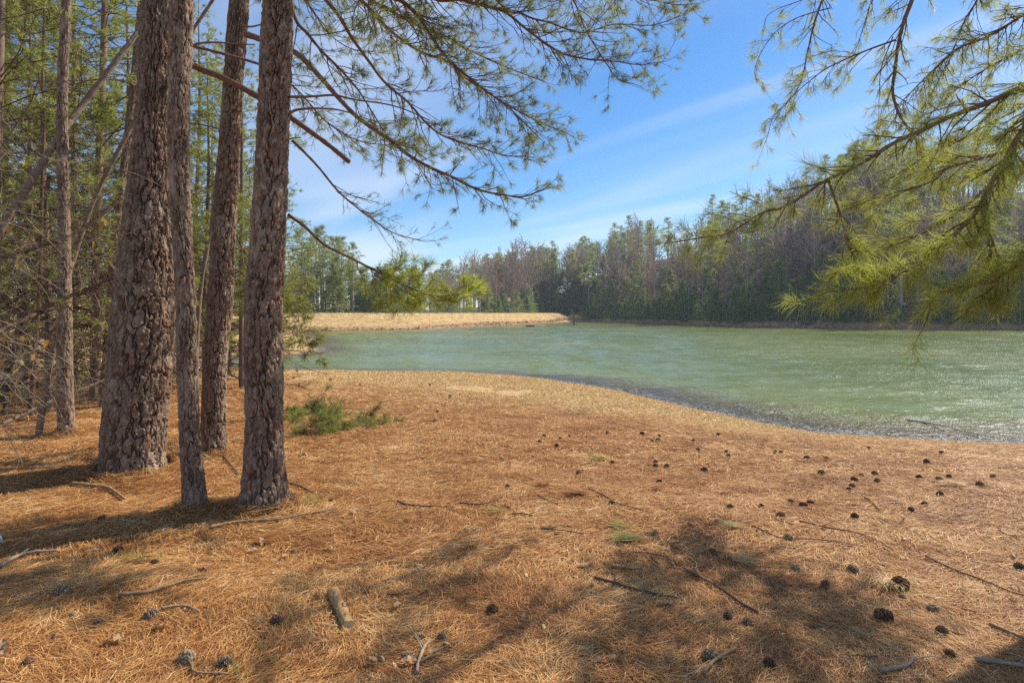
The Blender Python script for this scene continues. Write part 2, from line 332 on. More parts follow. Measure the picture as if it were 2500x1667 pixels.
v1 = objvec(nt, (1, 2.2, 1), (0, 0, 0.5)); v2 = objvec(nt)
na = noise(nt, v1, 55, 6, 0.7, 1.2); nb = noise(nt, v2, 2.2, 5, 0.6); nc = noise(nt, v1, 14, 6, 0.75, 2.0)
lit = ramp(nt, na, [(0.3, (0.13, 0.055, 0.024)), (0.5, (0.33, 0.16, 0.065)), (0.7, (0.55, 0.33, 0.15))])
lit = mixc(nt, ramp(nt, nb, [(0.4, (0, 0, 0)), (0.65, (0.55, 0.55, 0.55))]), lit, (0.40, 0.20, 0.085))
tn = ramp(nt, na, [(0.3, (0.33, 0.21, 0.10)), (0.5, (0.54, 0.38, 0.19)), (0.72, (0.70, 0.54, 0.30))])
tn = mixc(nt, ramp(nt, nb, [(0.45, (0, 0, 0)), (0.7, (0.5, 0.5, 0.5))]), tn, (0.46, 0.27, 0.12))
c = mixc(nt, attr(nt, 'tan'), lit, tn)
farc = ramp(nt, noise(nt, v2, 1.3, 8, 0.7), [(0.3, (0.27, 0.18, 0.08)), (0.5, (0.44, 0.30, 0.135)), (0.7, (0.58, 0.44, 0.22))])
c = mixc(nt, attr(nt, 'far'), c, farc)
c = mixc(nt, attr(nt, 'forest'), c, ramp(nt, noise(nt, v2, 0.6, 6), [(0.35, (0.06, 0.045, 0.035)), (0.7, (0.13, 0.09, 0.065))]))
c = mixc(nt, attr(nt, 'shore'), c, ramp(nt, nc, [(0.35, (0.18, 0.09, 0.05)), (0.65, (0.50, 0.31, 0.18))]))
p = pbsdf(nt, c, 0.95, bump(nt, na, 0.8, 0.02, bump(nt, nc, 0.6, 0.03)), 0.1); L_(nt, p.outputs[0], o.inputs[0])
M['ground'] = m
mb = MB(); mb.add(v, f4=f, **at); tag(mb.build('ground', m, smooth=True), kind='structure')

# ------------------------------------------------------------------ water
m, nt, o = mat('pond_water')
v1 = objvec(nt, (1.0, 2.4, 1), (0, 0, math.radians(-14))); v3 = objvec(nt, (1, 2.2, 1), (0, 0, math.radians(12)))
w0 = noise(nt, objvec(nt, (1.0, 0.5, 1), (0, 0, math.radians(-16))), 1.5, 3, 0.6, 0.2); w1 = noise(nt, v1, 3.2, 3, 0.6, 0.2); w2 = noise(nt, v3, 8.0, 3, 0.6, 0.2); w3 = noise(nt, objvec(nt), 0.07, 3, 0.5)
h = math_(nt, 'ADD', math_(nt, 'ADD', math_(nt, 'MULTIPLY', w1, 1.0), math_(nt, 'MULTIPLY', w2, 0.30)), math_(nt, 'MULTIPLY', w0, 0.6))
gust = noise(nt, objvec(nt, (1, .35, 1)), 0.16, 3, 0.5); h = math_(nt, 'MULTIPLY', h, ramp(nt, gust, [(0.35, (.45, .45, .45)), (0.65, (1.2, 1.2, 1.2))]))
dep = attr(nt, 'depth')
gc = ramp(nt, w3, [(0.35, (0.12, 0.155, 0.036)), (0.65, (0.19, 0.212, 0.066))])
gc = mixc(nt, ramp(nt, dep, [(0.12, (1, 1, 1)), (0.6, (0, 0, 0))]), gc, (0.26, 0.19, 0.08))
fo = math_(nt, 'MULTIPLY', ramp(nt, noise(nt, v1, 7, 5, 0.7, 1.5), [(0.5, (0, 0, 0)), (0.62, (1, 1, 1))]), ramp(nt, dep, [(0.0, (.9, .9, .9)), (0.22, (0, 0, 0))]))
p = pbsdf(nt, gc, 0.10, bump(nt, h, 1.0, 0.07), 0.5); p.inputs['IOR'].default_value = 1.333
tr = N(nt, 'ShaderNodeBsdfTransparent'); tr.inputs[0].default_value = (0.85, 0.78, 0.62, 1)
gl = N(nt, 'ShaderNodeBsdfGlossy'); gl.inputs['Roughness'].default_value = 0.17; L_(nt, bump(nt, h, 1.0, 0.10), gl.inputs['Normal'])
fr = N(nt, 'ShaderNodeFresnel'); fr.inputs[0].default_value = 1.333; L_(nt, bump(nt, h, 1.0, 0.10), fr.inputs['Normal'])
s1 = N(nt, 'ShaderNodeMixShader'); L_(nt, fr.outputs[0], s1.inputs[0]); L_(nt, tr.outputs[0], s1.inputs[1]); L_(nt, gl.outputs[0], s1.inputs[2])
s2 = N(nt, 'ShaderNodeMixShader'); L_(nt, ramp(nt, dep, [(0.02, (0, 0, 0)), (0.6, (1, 1, 1))]), s2.inputs[0]); L_(nt, s1.outputs[0], s2.inputs[1]); L_(nt, p.outputs[0], s2.inputs[2]); df = N(nt, 'ShaderNodeBsdfDiffuse'); df.inputs[0].default_value = (.62, .60, .56, 1); s3 = N(nt, 'ShaderNodeMixShader'); L_(nt, fo, s3.inputs[0]); L_(nt, s2.outputs[0], s3.inputs[1]); L_(nt, df.outputs[0], s3.inputs[2]); L_(nt, s3.outputs[0], o.inputs[0])
wx = axis(-30, 200, 5, 0.13, 1.006); wy = axis(3, 152, 11, 0.055, 1.006)
def fnw(X, Y):
    t = terrain(X, Y); r_ = np.random.default_rng(4); z = np.zeros_like(X); gst = 0.35 + 1.4 * fbm(X * .6, Y * 1.2, 5, 3, 12); shal = 0.35 + 0.65 * sstep(0, .35, ZW - t); sp = 0.055 + 0.006 * np.abs(Y - 11)
    for k in range(46):                              # wind ripples: a spread of small wave trains
        lam = 0.30 * 1.052 ** k; th = math.radians(-104 + r_.normal(0, 19)); kx, ky = 2 * math.pi / lam * math.cos(th), 2 * math.pi / lam * math.sin(th); am = lam * 0.0042 * r_.uniform(.6, 1.4)
        ph = X * kx + Y * ky + r_.uniform(0, 6.28) + 2.2 * vnoise(X, Y, lam * 5, k % 9); z += am * (np.sin(ph) + .25 * np.sin(2 * ph + 1)) * sstep(1.6, 3.2, lam / sp)
    z = ZW + z * gst * shal
    return z, dict(depth=np.clip(ZW - t, -1, 1).ravel())
v, f, at = grid(wx, wy, fnw); mb = MB(); mb.add(v, f4=f, **at); tag(mb.build('water', m, smooth=True), kind='structure')

# ------------------------------------------------------------------ trunk with real bark plates
def vor(u, vv, nu, seed):
    """cellular pattern periodic in u (nu cells); returns edge distance and cell random"""
    r = np.random.default_rng(seed); J = r.random((nu, 512, 3)); ui = np.floor(u).astype(int); vi = np.floor(vv).astype(int)
    b1 = np.full(u.shape, 9.); b2 = np.full(u.shape, 9.); idr = np.zeros(u.shape)
    for du in (-1, 0, 1):
        for dv_ in (-1, 0, 1):
            a = (ui + du) % nu; b = (vi + dv_) & 511; j = J[a, b]
            dd = np.hypot(ui + du + 0.1 + 0.8 * j[..., 0] - u, vi + dv_ + 0.1 + 0.8 * j[..., 1] - vv)
            n1 = dd < b1; b2 = np.where(n1, b1, np.minimum(b2, dd)); idr = np.where(n1, j[..., 2], idr); b1 = np.where(n1, dd, b1)
    return b2 - b1, idr
def trunk(mb, pts, rads, seed, na=220, dz=0.008, cell=0.042, amp=0.016, flare=0.0, base_z=0.0, top_fine=4.6):
    pts = np.asarray(pts, float); rads = np.asarray(rads, float); zt = pts[-1, 2]
    zf = np.arange(pts[0, 2], min(top_fine, zt), dz); zs = np.concatenate([zf, np.arange(zf[-1] + 0.06, zt, 0.06)]) if zt > top_fine + 0.1 else zf
    q = catmull(np.column_stack([pts, rads]), 400); q = q[np.argsort(q[:, 2])]
    cx = np.interp(zs, q[:, 2], q[:, 0]); cy = np.interp(zs, q[:, 2], q[:, 1]); R = np.interp(zs, q[:, 2], q[:, 3])
    th = np.arange(na) * 2 * np.pi / na; TH, Z = np.meshgrid(th, zs); TB = TH; TH = TH + np.pi / 2; RR = R[:, None] * np.ones_like(TH)
    rm = rads.mean(); nu = max(8, int(2 * np.pi * rm / cell)); c = np.cos(TH); s = np.sin(TH)
    cw = cell; ux = TB * rm; wv = (fbm(ux / (cw * 2.2) + seed, Z / (cw * 2.2), 1, 3, 4) - 0.5) * cw * 1.1
    n1 = np.abs(fbm((ux + wv) / (cw * 1.15) + seed, (Z + wv) / (cw * 4.6), 1, 3, seed % 6) - 0.5); n2 = np.abs(fbm((ux + wv) / (cw * 1.5) + 9, (Z + 1.5 * wv) / (cw * 1.0), 1, 3, seed % 5 + 1) - 0.5)
    _, idr = vor(TB / (2 * np.pi) * nu + wv / cw, (Z + 5 + wv) / (cw * 2.2), nu, seed)
    fl = fbm(ux / (cw * .6), Z / (cw * 1.4), 1, 4, 3); fl = np.floor(fl * 8) / 8 * 0.6 + fl * 0.4
    g1 = sstep(0.0, 0.07, n1); g2 = sstep(0.0, 0.035, n2); h = g1 * (0.75 + 0.5 * idr) + 0.42 * g1 * g2 + 0.9 * (fl - 0.5); h = h - np.percentile(h, 94) + 0.6
    lobe = flare * np.exp(-(Z - base_z) / 0.16) * (0.7 + 0.5 * np.sin(TH * 4 + seed) + 0.3 * np.sin(TH * 7 + 2 * seed))
    rr = RR + (h - 0.6) * amp + np.maximum(lobe, -0.01) + 0.010 * (fbm(c * 2 + seed, Z / 0.5 + s * 2, 1, 2, 1) - 0.5)
    v = np.stack([cx[:, None] + rr * c, cy[:, None] + rr * s, Z], -1); n = len(zs); i = np.arange(n * na).reshape(n, na); j = np.roll(i, -1, 1)
    f = np.stack([i[:-1], j[:-1], j[1:], i[1:]], -1).reshape(-1, 4)
    mb.add(v.reshape(-1, 3), f4=f, plate=idr.ravel(), crack=np.maximum((1 - sstep(0.004, 0.040, n1)) * 0.9, (1 - sstep(0.003, 0.018, n2)) * 0.6).ravel())
def px_trunk(name, Y, rows, seed, label, base_py, extra_top=7.5, **kw):
    """rows: (py, left px, right px) measured on the photo at depth Y"""
    pts = []; rads = []
    for py, a, b in rows: pts.append(W((a + b) / 2, py, Y)); rads.append((b - a) / 2 / F * Y)
    pts = np.array(pts)[::-1]; rads = np.array(rads)[::-1]
    gz = tz(pts[0, 0], Y); b = pts[0].copy(); b[2] = gz - 0.12; pts = np.vstack([b, pts]) if pts[0, 2] > gz - 0.1 else pts; rads = np.concatenate([[rads[0]], rads]) if len(rads) < len(pts) else rads
    d = (pts[-1] - pts[-3]); d = d / d[2]
    top = pts[-1] + d * (extra_top - pts[-1, 2]); pts = np.vstack([pts, top]); rads = np.append(rads, rads[-1] * 0.45)
    root = empty(name, (0, 0, 0)); root.location = (pts[1, 0], Y, gz); tag(root, label, 'tree')
    mb = MB(); trunk(mb, pts, rads, seed, base_z=gz, **kw); o = mb.build('trunk', M['bark'], root, smooth=True, origin=tuple(root.location)); o.location = (0, 0, 0)
    return root, pts
def child(mb, name, mt, root, smooth=False, parent=None):
    loc = root.location; o = mb.build(name, mt, None, smooth=smooth, origin=tuple(loc)); o.location = (0, 0, 0); o.parent = parent or root; return o

# ------------------------------------------------------------------ twig growth
class Twigs:
    def __init__(s): s.P = []; s.R = []; s.T = []
    def twig(s, p, d, L, r, lvl, o):
        """o: up (list by level), wander, spread, spacing, tuft probability"""
        K = 5; pts = [p]; q = p; st = L / (K - 1); up = o['up'][lvl]; wa = o['wander']; dirs = [d]
        for k in range(K - 1):
            d = d + Vector((random.gauss(0, wa), random.gauss(0, wa), random.gauss(0, wa) + up)); d.normalize(); q = q + d * st; pts.append(q); dirs.append(d)
        s.P.append([tuple(a) for a in pts]); s.R.append([r, r * 0.85, r * 0.7, r * 0.55, r * 0.4])
        if lvl > 0:
            n = max(1, int(L / o['space'][lvl] * random.uniform(0.75, 1.25)))
            for k in range(n):
                t = random.uniform(o.get('t0', 0.2), 1.0) * (K - 1); i = min(int(t), K - 2); pp = pts[i].lerp(pts[i + 1], t - i)
                s.twig(pp, side(dirs[i], o['ang'], o['flat']), L * random.uniform(*o['ratio']) * (1.15 - 0.6 * t / (K - 1)), r * 0.5, lvl - 1, o)
        if random.random() < o['tuft'][lvl]:
            s.T.append((tuple(pts[-1]), tuple(d), random.uniform(0.75, 1.2)))
            if random.random() < o.get('tuft2', 0.4): s.T.append((tuple(pts[-2]), tuple(dirs[-2]), random.uniform(0.6, 1.0)))
    def wood(s, mb, S=3):
        if s.P: tubes(mb, np.array(s.P), np.array(s.R), S)
    def needles(s, mb, n=26, L=0.09, wd=0.0022, droop=0.15, ax=0.05, a0=18, a1=70, bend=0.06):
        if not s.T: return
        T = s.T; B = np.repeat(np.array([t[0] for t in T]), n, 0); D = nrm(np.repeat(np.array([t[1] for t in T]), n, 0)); sc = np.repeat(np.array([t[2] for t in T]), n)
        k = len(B); r = nrm(np.cross(D, rng.standard_normal((k, 3)))); a = np.radians(rng.uniform(a0, a1, k))[:, None]
        dd = D * np.cos(a) + r * np.sin(a); B = B - D * (rng.random(k) ** 1.3 * ax * sc)[:, None]
        blades(mb, B, dd, L * sc * rng.uniform(0.75, 1.1, k), wd, bend=bend, droop=droop)
def side(d, ang, flat):
    a = math.radians(random.uniform(*ang)); r = Vector((random.gauss(0, 1), random.gauss(0, 1), random.gauss(0, 1) * flat)); r = r - d * r.dot(d)
    if r.length < 1e-3: r = Vector((1, 0, 0))
    r.normalize(); return (d * math.cos(a) + r * math.sin(a)).normalized()
OPT_MID = dict(up=[0.06, 0.03, 0.0], wander=0.13, ang=(22, 62), flat=0.7, space=[1, 0.085, 0.16], ratio=(0.28, 0.55), tuft=[0.52, 0.6, 0.9], tuft2=0.3, t0=0.25)
OPT_RIGHT = dict(up=[-0.05, -0.07, -0.06], wander=0.12, ang=(20, 60), flat=0.9, space=[1, 0.10, 0.16], ratio=(0.3, 0.55), tuft=[0.7, 0.7, 0.9], tuft2=0.35, t0=0.2)
def make_limb(root, pix, Y0, Y1, r0, r1, opt, f0=0.25, f1=1.0, gap=0.10, tw=(0.35, 0.8), lvl=1, nd=dict(), pre=None, mt='limb', cut=False, name='branch', label=None, twr=0.006):
    K = len(pix); seg = np.concatenate([[0], np.cumsum(np.hypot(*np.diff(np.array(pix, float), axis=0).T))]); seg /= seg[-1]
    pts = [W(px, py, Y0 + (Y1 - Y0) * t) for (px, py), t in zip(pix, seg)]; rr = [r0 + (r1 - r0) * t ** 0.9 for t in seg]
    if pre is not None: pts = [np.array(q, float) for q in pre] + pts; rr = [r0 * 1.25 * (1.0 + 0.2 * (len(pre) - 1 - k)) for k in range(len(pre))] + rr
    mb = MB(); P, R = limb_tube(mb, np.array(pts), np.array(rr)); T = Twigs()
    if not cut:
        n = len(P); Ltot = np.linalg.norm(np.diff(P, axis=0), axis=1).sum(); cnt = int(Ltot * (f1 - f0) / gap)
        for k in range(cnt):
            t = f0 + (f1 - f0) * (k + random.random()) / cnt; i = min(int(t * (n - 1)), n - 2)
            d = Vector(P[min(i + 2, n - 1)] - P[max(i - 1, 0)]).normalized()
            L = random.uniform(*tw) * (1.1 - 0.55 * t); T.twig(Vector(P[i]), side(d, opt['ang'], opt['flat']), L, min(R[i] * 0.6, 1.3 * twr * random.uniform(0.6, 1.1)), lvl, opt)
        T.twig(Vector(P[-1]), d, 0.25, R[-1] * 0.8, lvl, opt)
    T.wood(mb); b = child(mb, name, M[mt], root, smooth=True)
    if label: b['label'] = label
    if T.T:
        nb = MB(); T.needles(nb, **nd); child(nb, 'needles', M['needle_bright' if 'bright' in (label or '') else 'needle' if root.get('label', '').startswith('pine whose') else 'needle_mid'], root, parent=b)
    return b

# ------------------------------------------------------------------ the four big pines on the left
t1, p1 = px_trunk('pine_tree', 5.82, [(0, 351, 425), (204, 341, 420), (408, 322, 418), (560, 304, 420), (723, 286, 422), (886, 271, 413), (1049, 260, 400), (1110, 255, 396)], 3,
    'thickest pine trunk, pale grey flaky plates on its right side, widening to the ground', 1150, flare=0.012, cell=0.033, amp=0.027, na=340)
t2, p2 = px_trunk('pine_tree', 4.6, [(0, 418, 470), (204, 412, 461), (408, 412, 461), (560, 421, 466), (723, 431, 476), (886, 433, 480), (1049, 439, 487), (1200, 448, 500)], 5,
    'slim bending pine trunk standing in front of the thickest trunk', 1255, flare=0.02, cell=0.024, amp=0.014, na=200)
t3, p3 = px_trunk('pine_tree', 6.5, [(0, 561, 608), (204, 547, 592), (408, 531, 582), (640, 514, 571), (723, 508, 567), (886, 498, 553), (1049, 492, 551)], 8,
    'medium pine trunk leaning right, standing behind and between the slim and the front trunks', 1110, flare=0.02, cell=0.028, amp=0.019, na=220)
t4, p4 = px_trunk('pine_tree', 4.7, [(0, 643, 716), (204, 633, 708), (408, 624, 702), (640, 608, 694), (723, 598, 688), (886, 598, 690), (1049, 602, 690), (1172, 596, 694)], 12,
    'front pine trunk with reddish bark patches low down, nearest to the open ground', 1240, flare=0.045, cell=0.030, amp=0.022, na=280)
ND = dict(n=24, L=0.085, wd=0.0026, droop=0.08, ax=0.05, a0=15, a1=75)
def on_trunk(pts, z): return np.array([np.interp(z, pts[:, 2], pts[:, 0]), np.interp(z, pts[:, 2], pts[:, 1]), z])
# stub from the slim trunk, passing behind the front trunk, broken off
make_limb(t2, [(469, 159), (547, 192), (624, 233), (713, 290), (790, 345), (854, 396)], 4.95, 5.5, 0.030, 0.022, OPT_MID, cut=True, pre=[on_trunk(p2, 3.7)], name='broken_branch', label='thick bare branch broken off square at its end')
for pix, y1, r in (([(701, 281), (722, 269), (762, 265), (815, 267), (860, 277)], 4.9, 0.012), ([(705, 237), (762, 236), (815, 233), (868, 244), (934, 253), (987, 267), (1048, 294)], 5.2, 0.011), ([(676, 370), (693, 347), (713, 338), (734, 336)], 4.6, 0.010)):
    make_limb(t4, pix, 4.70, y1, r, r * 0.45, OPT_MID, cut=True, name='dead_branch')
make_limb(t1, [(455, 122), (480, 108), (520, 104), (570, 107), (622, 110)], 5.7, 5.4, 0.012, 0.006, OPT_MID, cut=True, name='dead_branch')
make_limb(t1, [(455, 300), (500, 306), (540, 318), (590, 340)], 5.8, 5.6, 0.010, 0.005, OPT_MID, cut=True, name='dead_branch')
make_limb(t3, [(590, 62), (612, 66), (640, 60)], 6.3, 6.1, 0.012, 0.008, OPT_MID, cut=True, name='dead_branch')
# living limbs sweeping to the right
make_limb(t3, [(600, 84), (636, 96), (718, 127), (762, 167), (811, 222), (856, 271), (893, 302), (950, 341), (999, 380), (1048, 408), (1101, 431), (1162, 461), (1220, 475), (1277, 480), (1318, 466)], 6.2, 5.9, 0.036, 0.007, OPT_MID, f0=0.42, gap=0.045, tw=(0.3, 0.62), nd=dict(ND, n=26), lvl=1)
make_limb(t4, [(713, 343), (746, 375), (779, 410), (824, 465), (868, 504), (926, 547), (966, 571), (1028, 588)], 4.85, 5.4, 0.012, 0.004, OPT_MID, f0=0.3, gap=0.055, tw=(0.25, 0.6), nd=dict(ND, n=8, L=0.05), label='thin branch with sparse bare twigs')
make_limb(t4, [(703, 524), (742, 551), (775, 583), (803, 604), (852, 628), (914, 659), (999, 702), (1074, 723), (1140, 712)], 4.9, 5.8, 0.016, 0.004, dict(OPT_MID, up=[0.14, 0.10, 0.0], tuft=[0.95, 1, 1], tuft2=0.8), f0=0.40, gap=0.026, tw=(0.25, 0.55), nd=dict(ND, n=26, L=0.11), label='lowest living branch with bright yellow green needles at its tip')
up = lambda pp, z: [on_trunk(pp, z)]
LM = [
 (t4, p4, 5.2, [(728, -60), (795, 0), (828, 41), (860, 94), (901, 151), (942, 204), (995, 249), (1040, 300), (1077, 329), (1122, 347), (1179, 363), (1232, 380), (1277, 382)], 5.0, 5.6, 0.019, 0.005, 0.55, 0.045),
 (t4, p4, 4.6, [(718, 37), (750, 82), (787, 127), (824, 163), (868, 212), (893, 249), (926, 302), (958, 351)], 4.9, 5.2, 0.015, 0.004, 0.3, 0.07),
 (t3, p3, 5.6, [(790, -70), (881, 0), (918, 41), (966, 86), (1028, 127), (1093, 151), (1126, 184), (1171, 212), (1220, 245), (1277, 278), (1334, 306), (1387, 327)], 6.2, 6.6, 0.022, 0.005, 0.35, 0.045),
 (t4, p4, 5.9, [(930, -50), (979, 0), (1015, 33), (1048, 78), (1069, 114), (1101, 151), (1162, 204), (1240, 262), (1310, 330)], 5.1, 5.5, 0.020, 0.005, 0.35, 0.045),
 (t3, p3, 6.2, [(820, -40), (901, 0), (950, 24), (1007, 57), (1073, 86), (1122, 110), (1183, 141), (1250, 170), (1330, 200)], 6.4, 6.9, 0.020, 0.005, 0.3, 0.05),
 (t4, p4, 6.3, [(1000, -60), (1130, 0), (1187, 16), (1232, 29), (1277, 65), (1326, 102), (1375, 131), (1436, 145), (1500, 150), (1560, 158), (1625, 150)], 5.2, 5.8, 0.020, 0.004, 0.3, 0.055),
 (t4, p4, 6.6, [(1180, -40), (1277, 35), (1340, 55), (1420, 80), (1500, 60), (1590, 62), (1660, 40)], 5.6, 6.2, 0.012, 0.004, 0.2, 0.06),
 (t4, p4, 6.9, [(1330, -90), (1399, 0), (1428, 69), (1456, 118), (1480, 155), (1510, 195), (1548, 205)], 5.3, 5.6, 0.012, 0.004, 0.15, 0.06),
 (t3, p3, 6.9, [(1400, -80), (1500, -20), (1590, 0), (1650, 12), (1700, 10)], 6.2, 6.4, 0.012, 0.004, 0.2, 0.06),
 (t3, p3, 6.4, [(700, -60), (760, 20), (800, 80), (860, 120), (940, 130)], 6.6, 7.6, 0.012, 0.004, 0.2, 0.05),
 (t1, p1, 4.4, [(640, 160), (720, 215), (800, 300), (880, 345), (960, 355), (1040, 365)], 6.4, 7.6, 0.014, 0.004, 0.3, 0.045),
]
for root, pp, z, pix, y0, y1, r0, r1, f0, gap in LM:
    make_limb(root, pix, y0, y1, r0, r1, OPT_MID, f0=f0, gap=gap * .8, tw=(0.3, 0.7), nd=ND, pre=up(pp, z))

# ------------------------------------------------------------------ pine reaching in from the right (its trunk stands just outside the frame)
xr, yr = 4.7, 4.1; zr = tz(xr, yr)
tr_ = empty('pine_tree', (xr, yr, zr), 'pine whose drooping yellow green needled branches reach in from the right over the pond', 'tree')
mb = MB(); pr = np.array([(xr, yr, zr - 0.1), (xr + 0.1, yr + .05, 1.5), (xr + .4, yr + 0.5, 4.2), (xr + .9, yr + .9, 7.2)]); trunk(mb, pr, [0.19, 0.17, 0.15, 0.07], 21, na=90, dz=0.02, base_z=zr, flare=0.03); child(mb, 'trunk', M['bark'], tr_, smooth=True)
NR = dict(n=26, L=0.12, wd=0.0019, droop=0.10, ax=0.10, a0=20, a1=78)
NR2 = dict(n=15, L=0.10, wd=0.0026, droop=0.2, ax=0.06, a0=15, a1=70)
RT = lambda z: [(xr, yr, z)]
OB = dict(OPT_RIGHT, tuft=[0.9, .9, 1], tuft2=0.45, up=[-0.04, -0.05, -0.05])
make_limb(tr_, [(2620, 170), (2500, 212), (2435, 241), (2374, 265), (2313, 288), (2252, 318), (2194, 343), (2141, 375), (2088, 408), (2019, 439), (1962, 477), (1913, 506), (1864, 518), (1823, 543), (1774, 571), (1721, 579), (1655, 590)], 3.5, 3.6, 0.020, 0.004, OPT_RIGHT, f0=0.25, gap=0.039, tw=(0.2, 0.45), nd=NR, pre=RT(3.2))
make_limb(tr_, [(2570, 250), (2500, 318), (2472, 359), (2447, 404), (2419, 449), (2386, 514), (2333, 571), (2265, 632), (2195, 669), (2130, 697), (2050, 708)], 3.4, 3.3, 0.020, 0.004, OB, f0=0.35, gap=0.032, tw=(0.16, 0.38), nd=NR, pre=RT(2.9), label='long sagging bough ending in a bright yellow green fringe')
make_limb(tr_, [(2412, 470), (2401, 520), (2424, 590), (2443, 669), (2410, 716)], 3.4, 3.2, 0.009, 0.003, OB, f0=0.25, gap=0.027, tw=(0.16, 0.32), nd=NR)
make_limb(tr_, [(2022, 440), (2055, 534), (2069, 594), (2101, 664), (2110, 690)], 3.55, 3.4, 0.009, 0.003, OB, f0=0.3, gap=0.031, tw=(0.12, 0.3), nd=NR)
make_limb(tr_, [(2419, 449), (2350, 510), (2270, 560), (2180, 600), (2100, 625)], 3.45, 3.7, 0.010, 0.003, OPT_RIGHT, f0=0.25, gap=0.039, tw=(0.18, 0.38), nd=NR)
make_limb(tr_, [(2600, 560), (2540, 600), (2480, 650), (2420, 690), (2340, 705), (2280, 720), (2270, 760)], 3.2, 3.1, 0.010, 0.003, OB, f0=0.1, gap=0.034, tw=(0.14, 0.32), nd=NR, pre=RT(2.3), label='lowest bough with bright needles hanging before the far shore')
make_limb(tr_, [(2580, 340), (2500, 355), (2394, 388), (2313, 412), (2272, 445), (2149, 481), (2068, 510)], 3.9, 4.2, 0.011, 0.003, OPT_RIGHT, f0=0.25, gap=0.035, tw=(0.2, 0.45), nd=NR, pre=RT(3.0))
make_limb(tr_, [(2600, 210), (2500, 261), (2415, 302), (2350, 340), (2280, 370), (2200, 420), (2120, 470)], 5.12, 5.70, 0.011, 0.003, OPT_RIGHT, f0=0.25, gap=0.035, tw=(0.25, 0.5), nd=NR2, pre=RT(3.4))
make_limb(tr_, [(2600, -10), (2500, 37), (2435, 78), (2394, 98), (2333, 122), (2270, 180), (2210, 240), (2150, 300)], 5.61, 5.95, 0.016, 0.004, OPT_RIGHT, f0=0.2, gap=0.025, tw=(0.25, 0.55), nd=NR2, pre=RT(4.2))
make_limb(tr_, [(2620, 60), (2520, 110), (2440, 150), (2360, 200), (2290, 260), (2230, 330)], 6.10, 6.45, 0.012, 0.004, OPT_RIGHT, f0=0.2, gap=0.027, tw=(0.25, 0.55), nd=NR2, pre=RT(4.0))
make_limb(tr_, [(2260, -90), (2227, 0), (2207, 53), (2194, 106), (2186, 163), (2180, 228), (2198, 285), (2235, 340), (2260, 400), (2290, 440)], 5.37, 5.58, 0.021, 0.008, OPT_RIGHT, f0=0.2, gap=0.070, tw=(0.25, 0.5), nd=NR2, pre=[(5.2, 4.7, 6.2), (4.5, 5.0, 5.4)], label='mossy hanging limb near the middle of the overhead boughs')
make_limb(tr_, [(2025, -70), (2007, 0), (1986, 65), (1970, 135), (1954, 204), (1921, 253), (1888, 286), (1876, 326), (1868, 350)], 6.10, 6.32, 0.012, 0.003, OPT_RIGHT, f0=0.15, gap=0.047, tw=(0.2, 0.45), nd=NR2, pre=[(5.4, 5.0, 6.6), (4.4, 5.6, 6.0)])
make_limb(tr_, [(2186, 98), (2100, 130), (2019, 167), (1970, 204), (1937, 233), (1900, 270)], 5.49, 6.08, 0.010, 0.003, OPT_RIGHT, f0=0.15, gap=0.043, tw=(0.2, 0.45), nd=NR2)
make_limb(tr_, [(2027, 20), (1954, 41), (1905, 69), (1872, 106), (1848, 151), (1844, 188), (1868, 225)], 6.10, 6.20, 0.007, 0.002, OPT_RIGHT, f0=0.15, gap=0.062, tw=(0.12, 0.3), nd=NR2)
make_limb(tr_, [(2000, -30), (1958, 0), (1905, 20), (1872, 41), (1864, 78)], 6.10, 6.20, 0.006, 0.002, OPT_RIGHT, f0=0.15, gap=0.070, tw=(0.12, 0.28), nd=NR2)
make_limb(tr_, [(2420, -80), (2386, 0), (2354, 53), (2321, 139), (2288, 204), (2250, 280)], 5.86, 6.20, 0.011, 0.003, OPT_RIGHT, f0=0.1, gap=0.039, tw=(0.2, 0.5), nd=NR2, pre=[(5.3, 4.8, 6.2)])
make_limb(tr_, [(2180, 90), (2170, 116), (2150, 175), (2145, 286)], 5.49, 5.70, 0.006, 0.002, OPT_RIGHT, f0=0.1, gap=0.055, tw=(0.15, 0.35), nd=NR2)
make_limb(tr_, [(2160, -60), (2130, 0), (2110, 60), (2090, 120), (2060, 180)], 6.34, 6.57, 0.008, 0.002, OPT_RIGHT, f0=0.1, gap=0.047, tw=(0.2, 0.4), nd=NR2, pre=[(4.6, 5.4, 6.2)])

# ------------------------------------------------------------------ copies
def copy_thing(root, loc, rz=0, sc=1.0, label=None, group=None, cat=None, kids=True):
    r = root.copy(); C.objects.link(r); r.location = loc; r.rotation_euler = (0, 0, rz); r.scale = (sc, sc, sc) if not isinstance(sc, tuple) else sc
    if label: r['label'] = label
    if group: r['group'] = group
    if cat: r['category'] = cat
    for ch in (root.children if kids else ()):
        c = ch.copy(); C.objects.link(c); c.parent = r; c.matrix_parent_inverse = Matrix()
        for g in ch.children:
            d = g.copy(); C.objects.link(d); d.parent = c; d.matrix_parent_inverse = Matrix()
    return r
class Kind:
    """a prototype placed the first time and copied afterwards"""
    def __init__(s, root): s.root = root; s.used = False
    def place(s, loc, rz=0, sc=1.0, label=None, group=None, cat=None):
        if s.used: return copy_thing(s.root, loc, rz, sc, label, group, cat)
        s.used = True; r = s.root; r.location = loc; r.rotation_euler = (0, 0, rz); r.scale = (sc, sc, sc) if not isinstance(sc, tuple) else sc
        if label: r['label'] = label
        if group: r['group'] = group
        if cat: r['category'] = cat
        return r

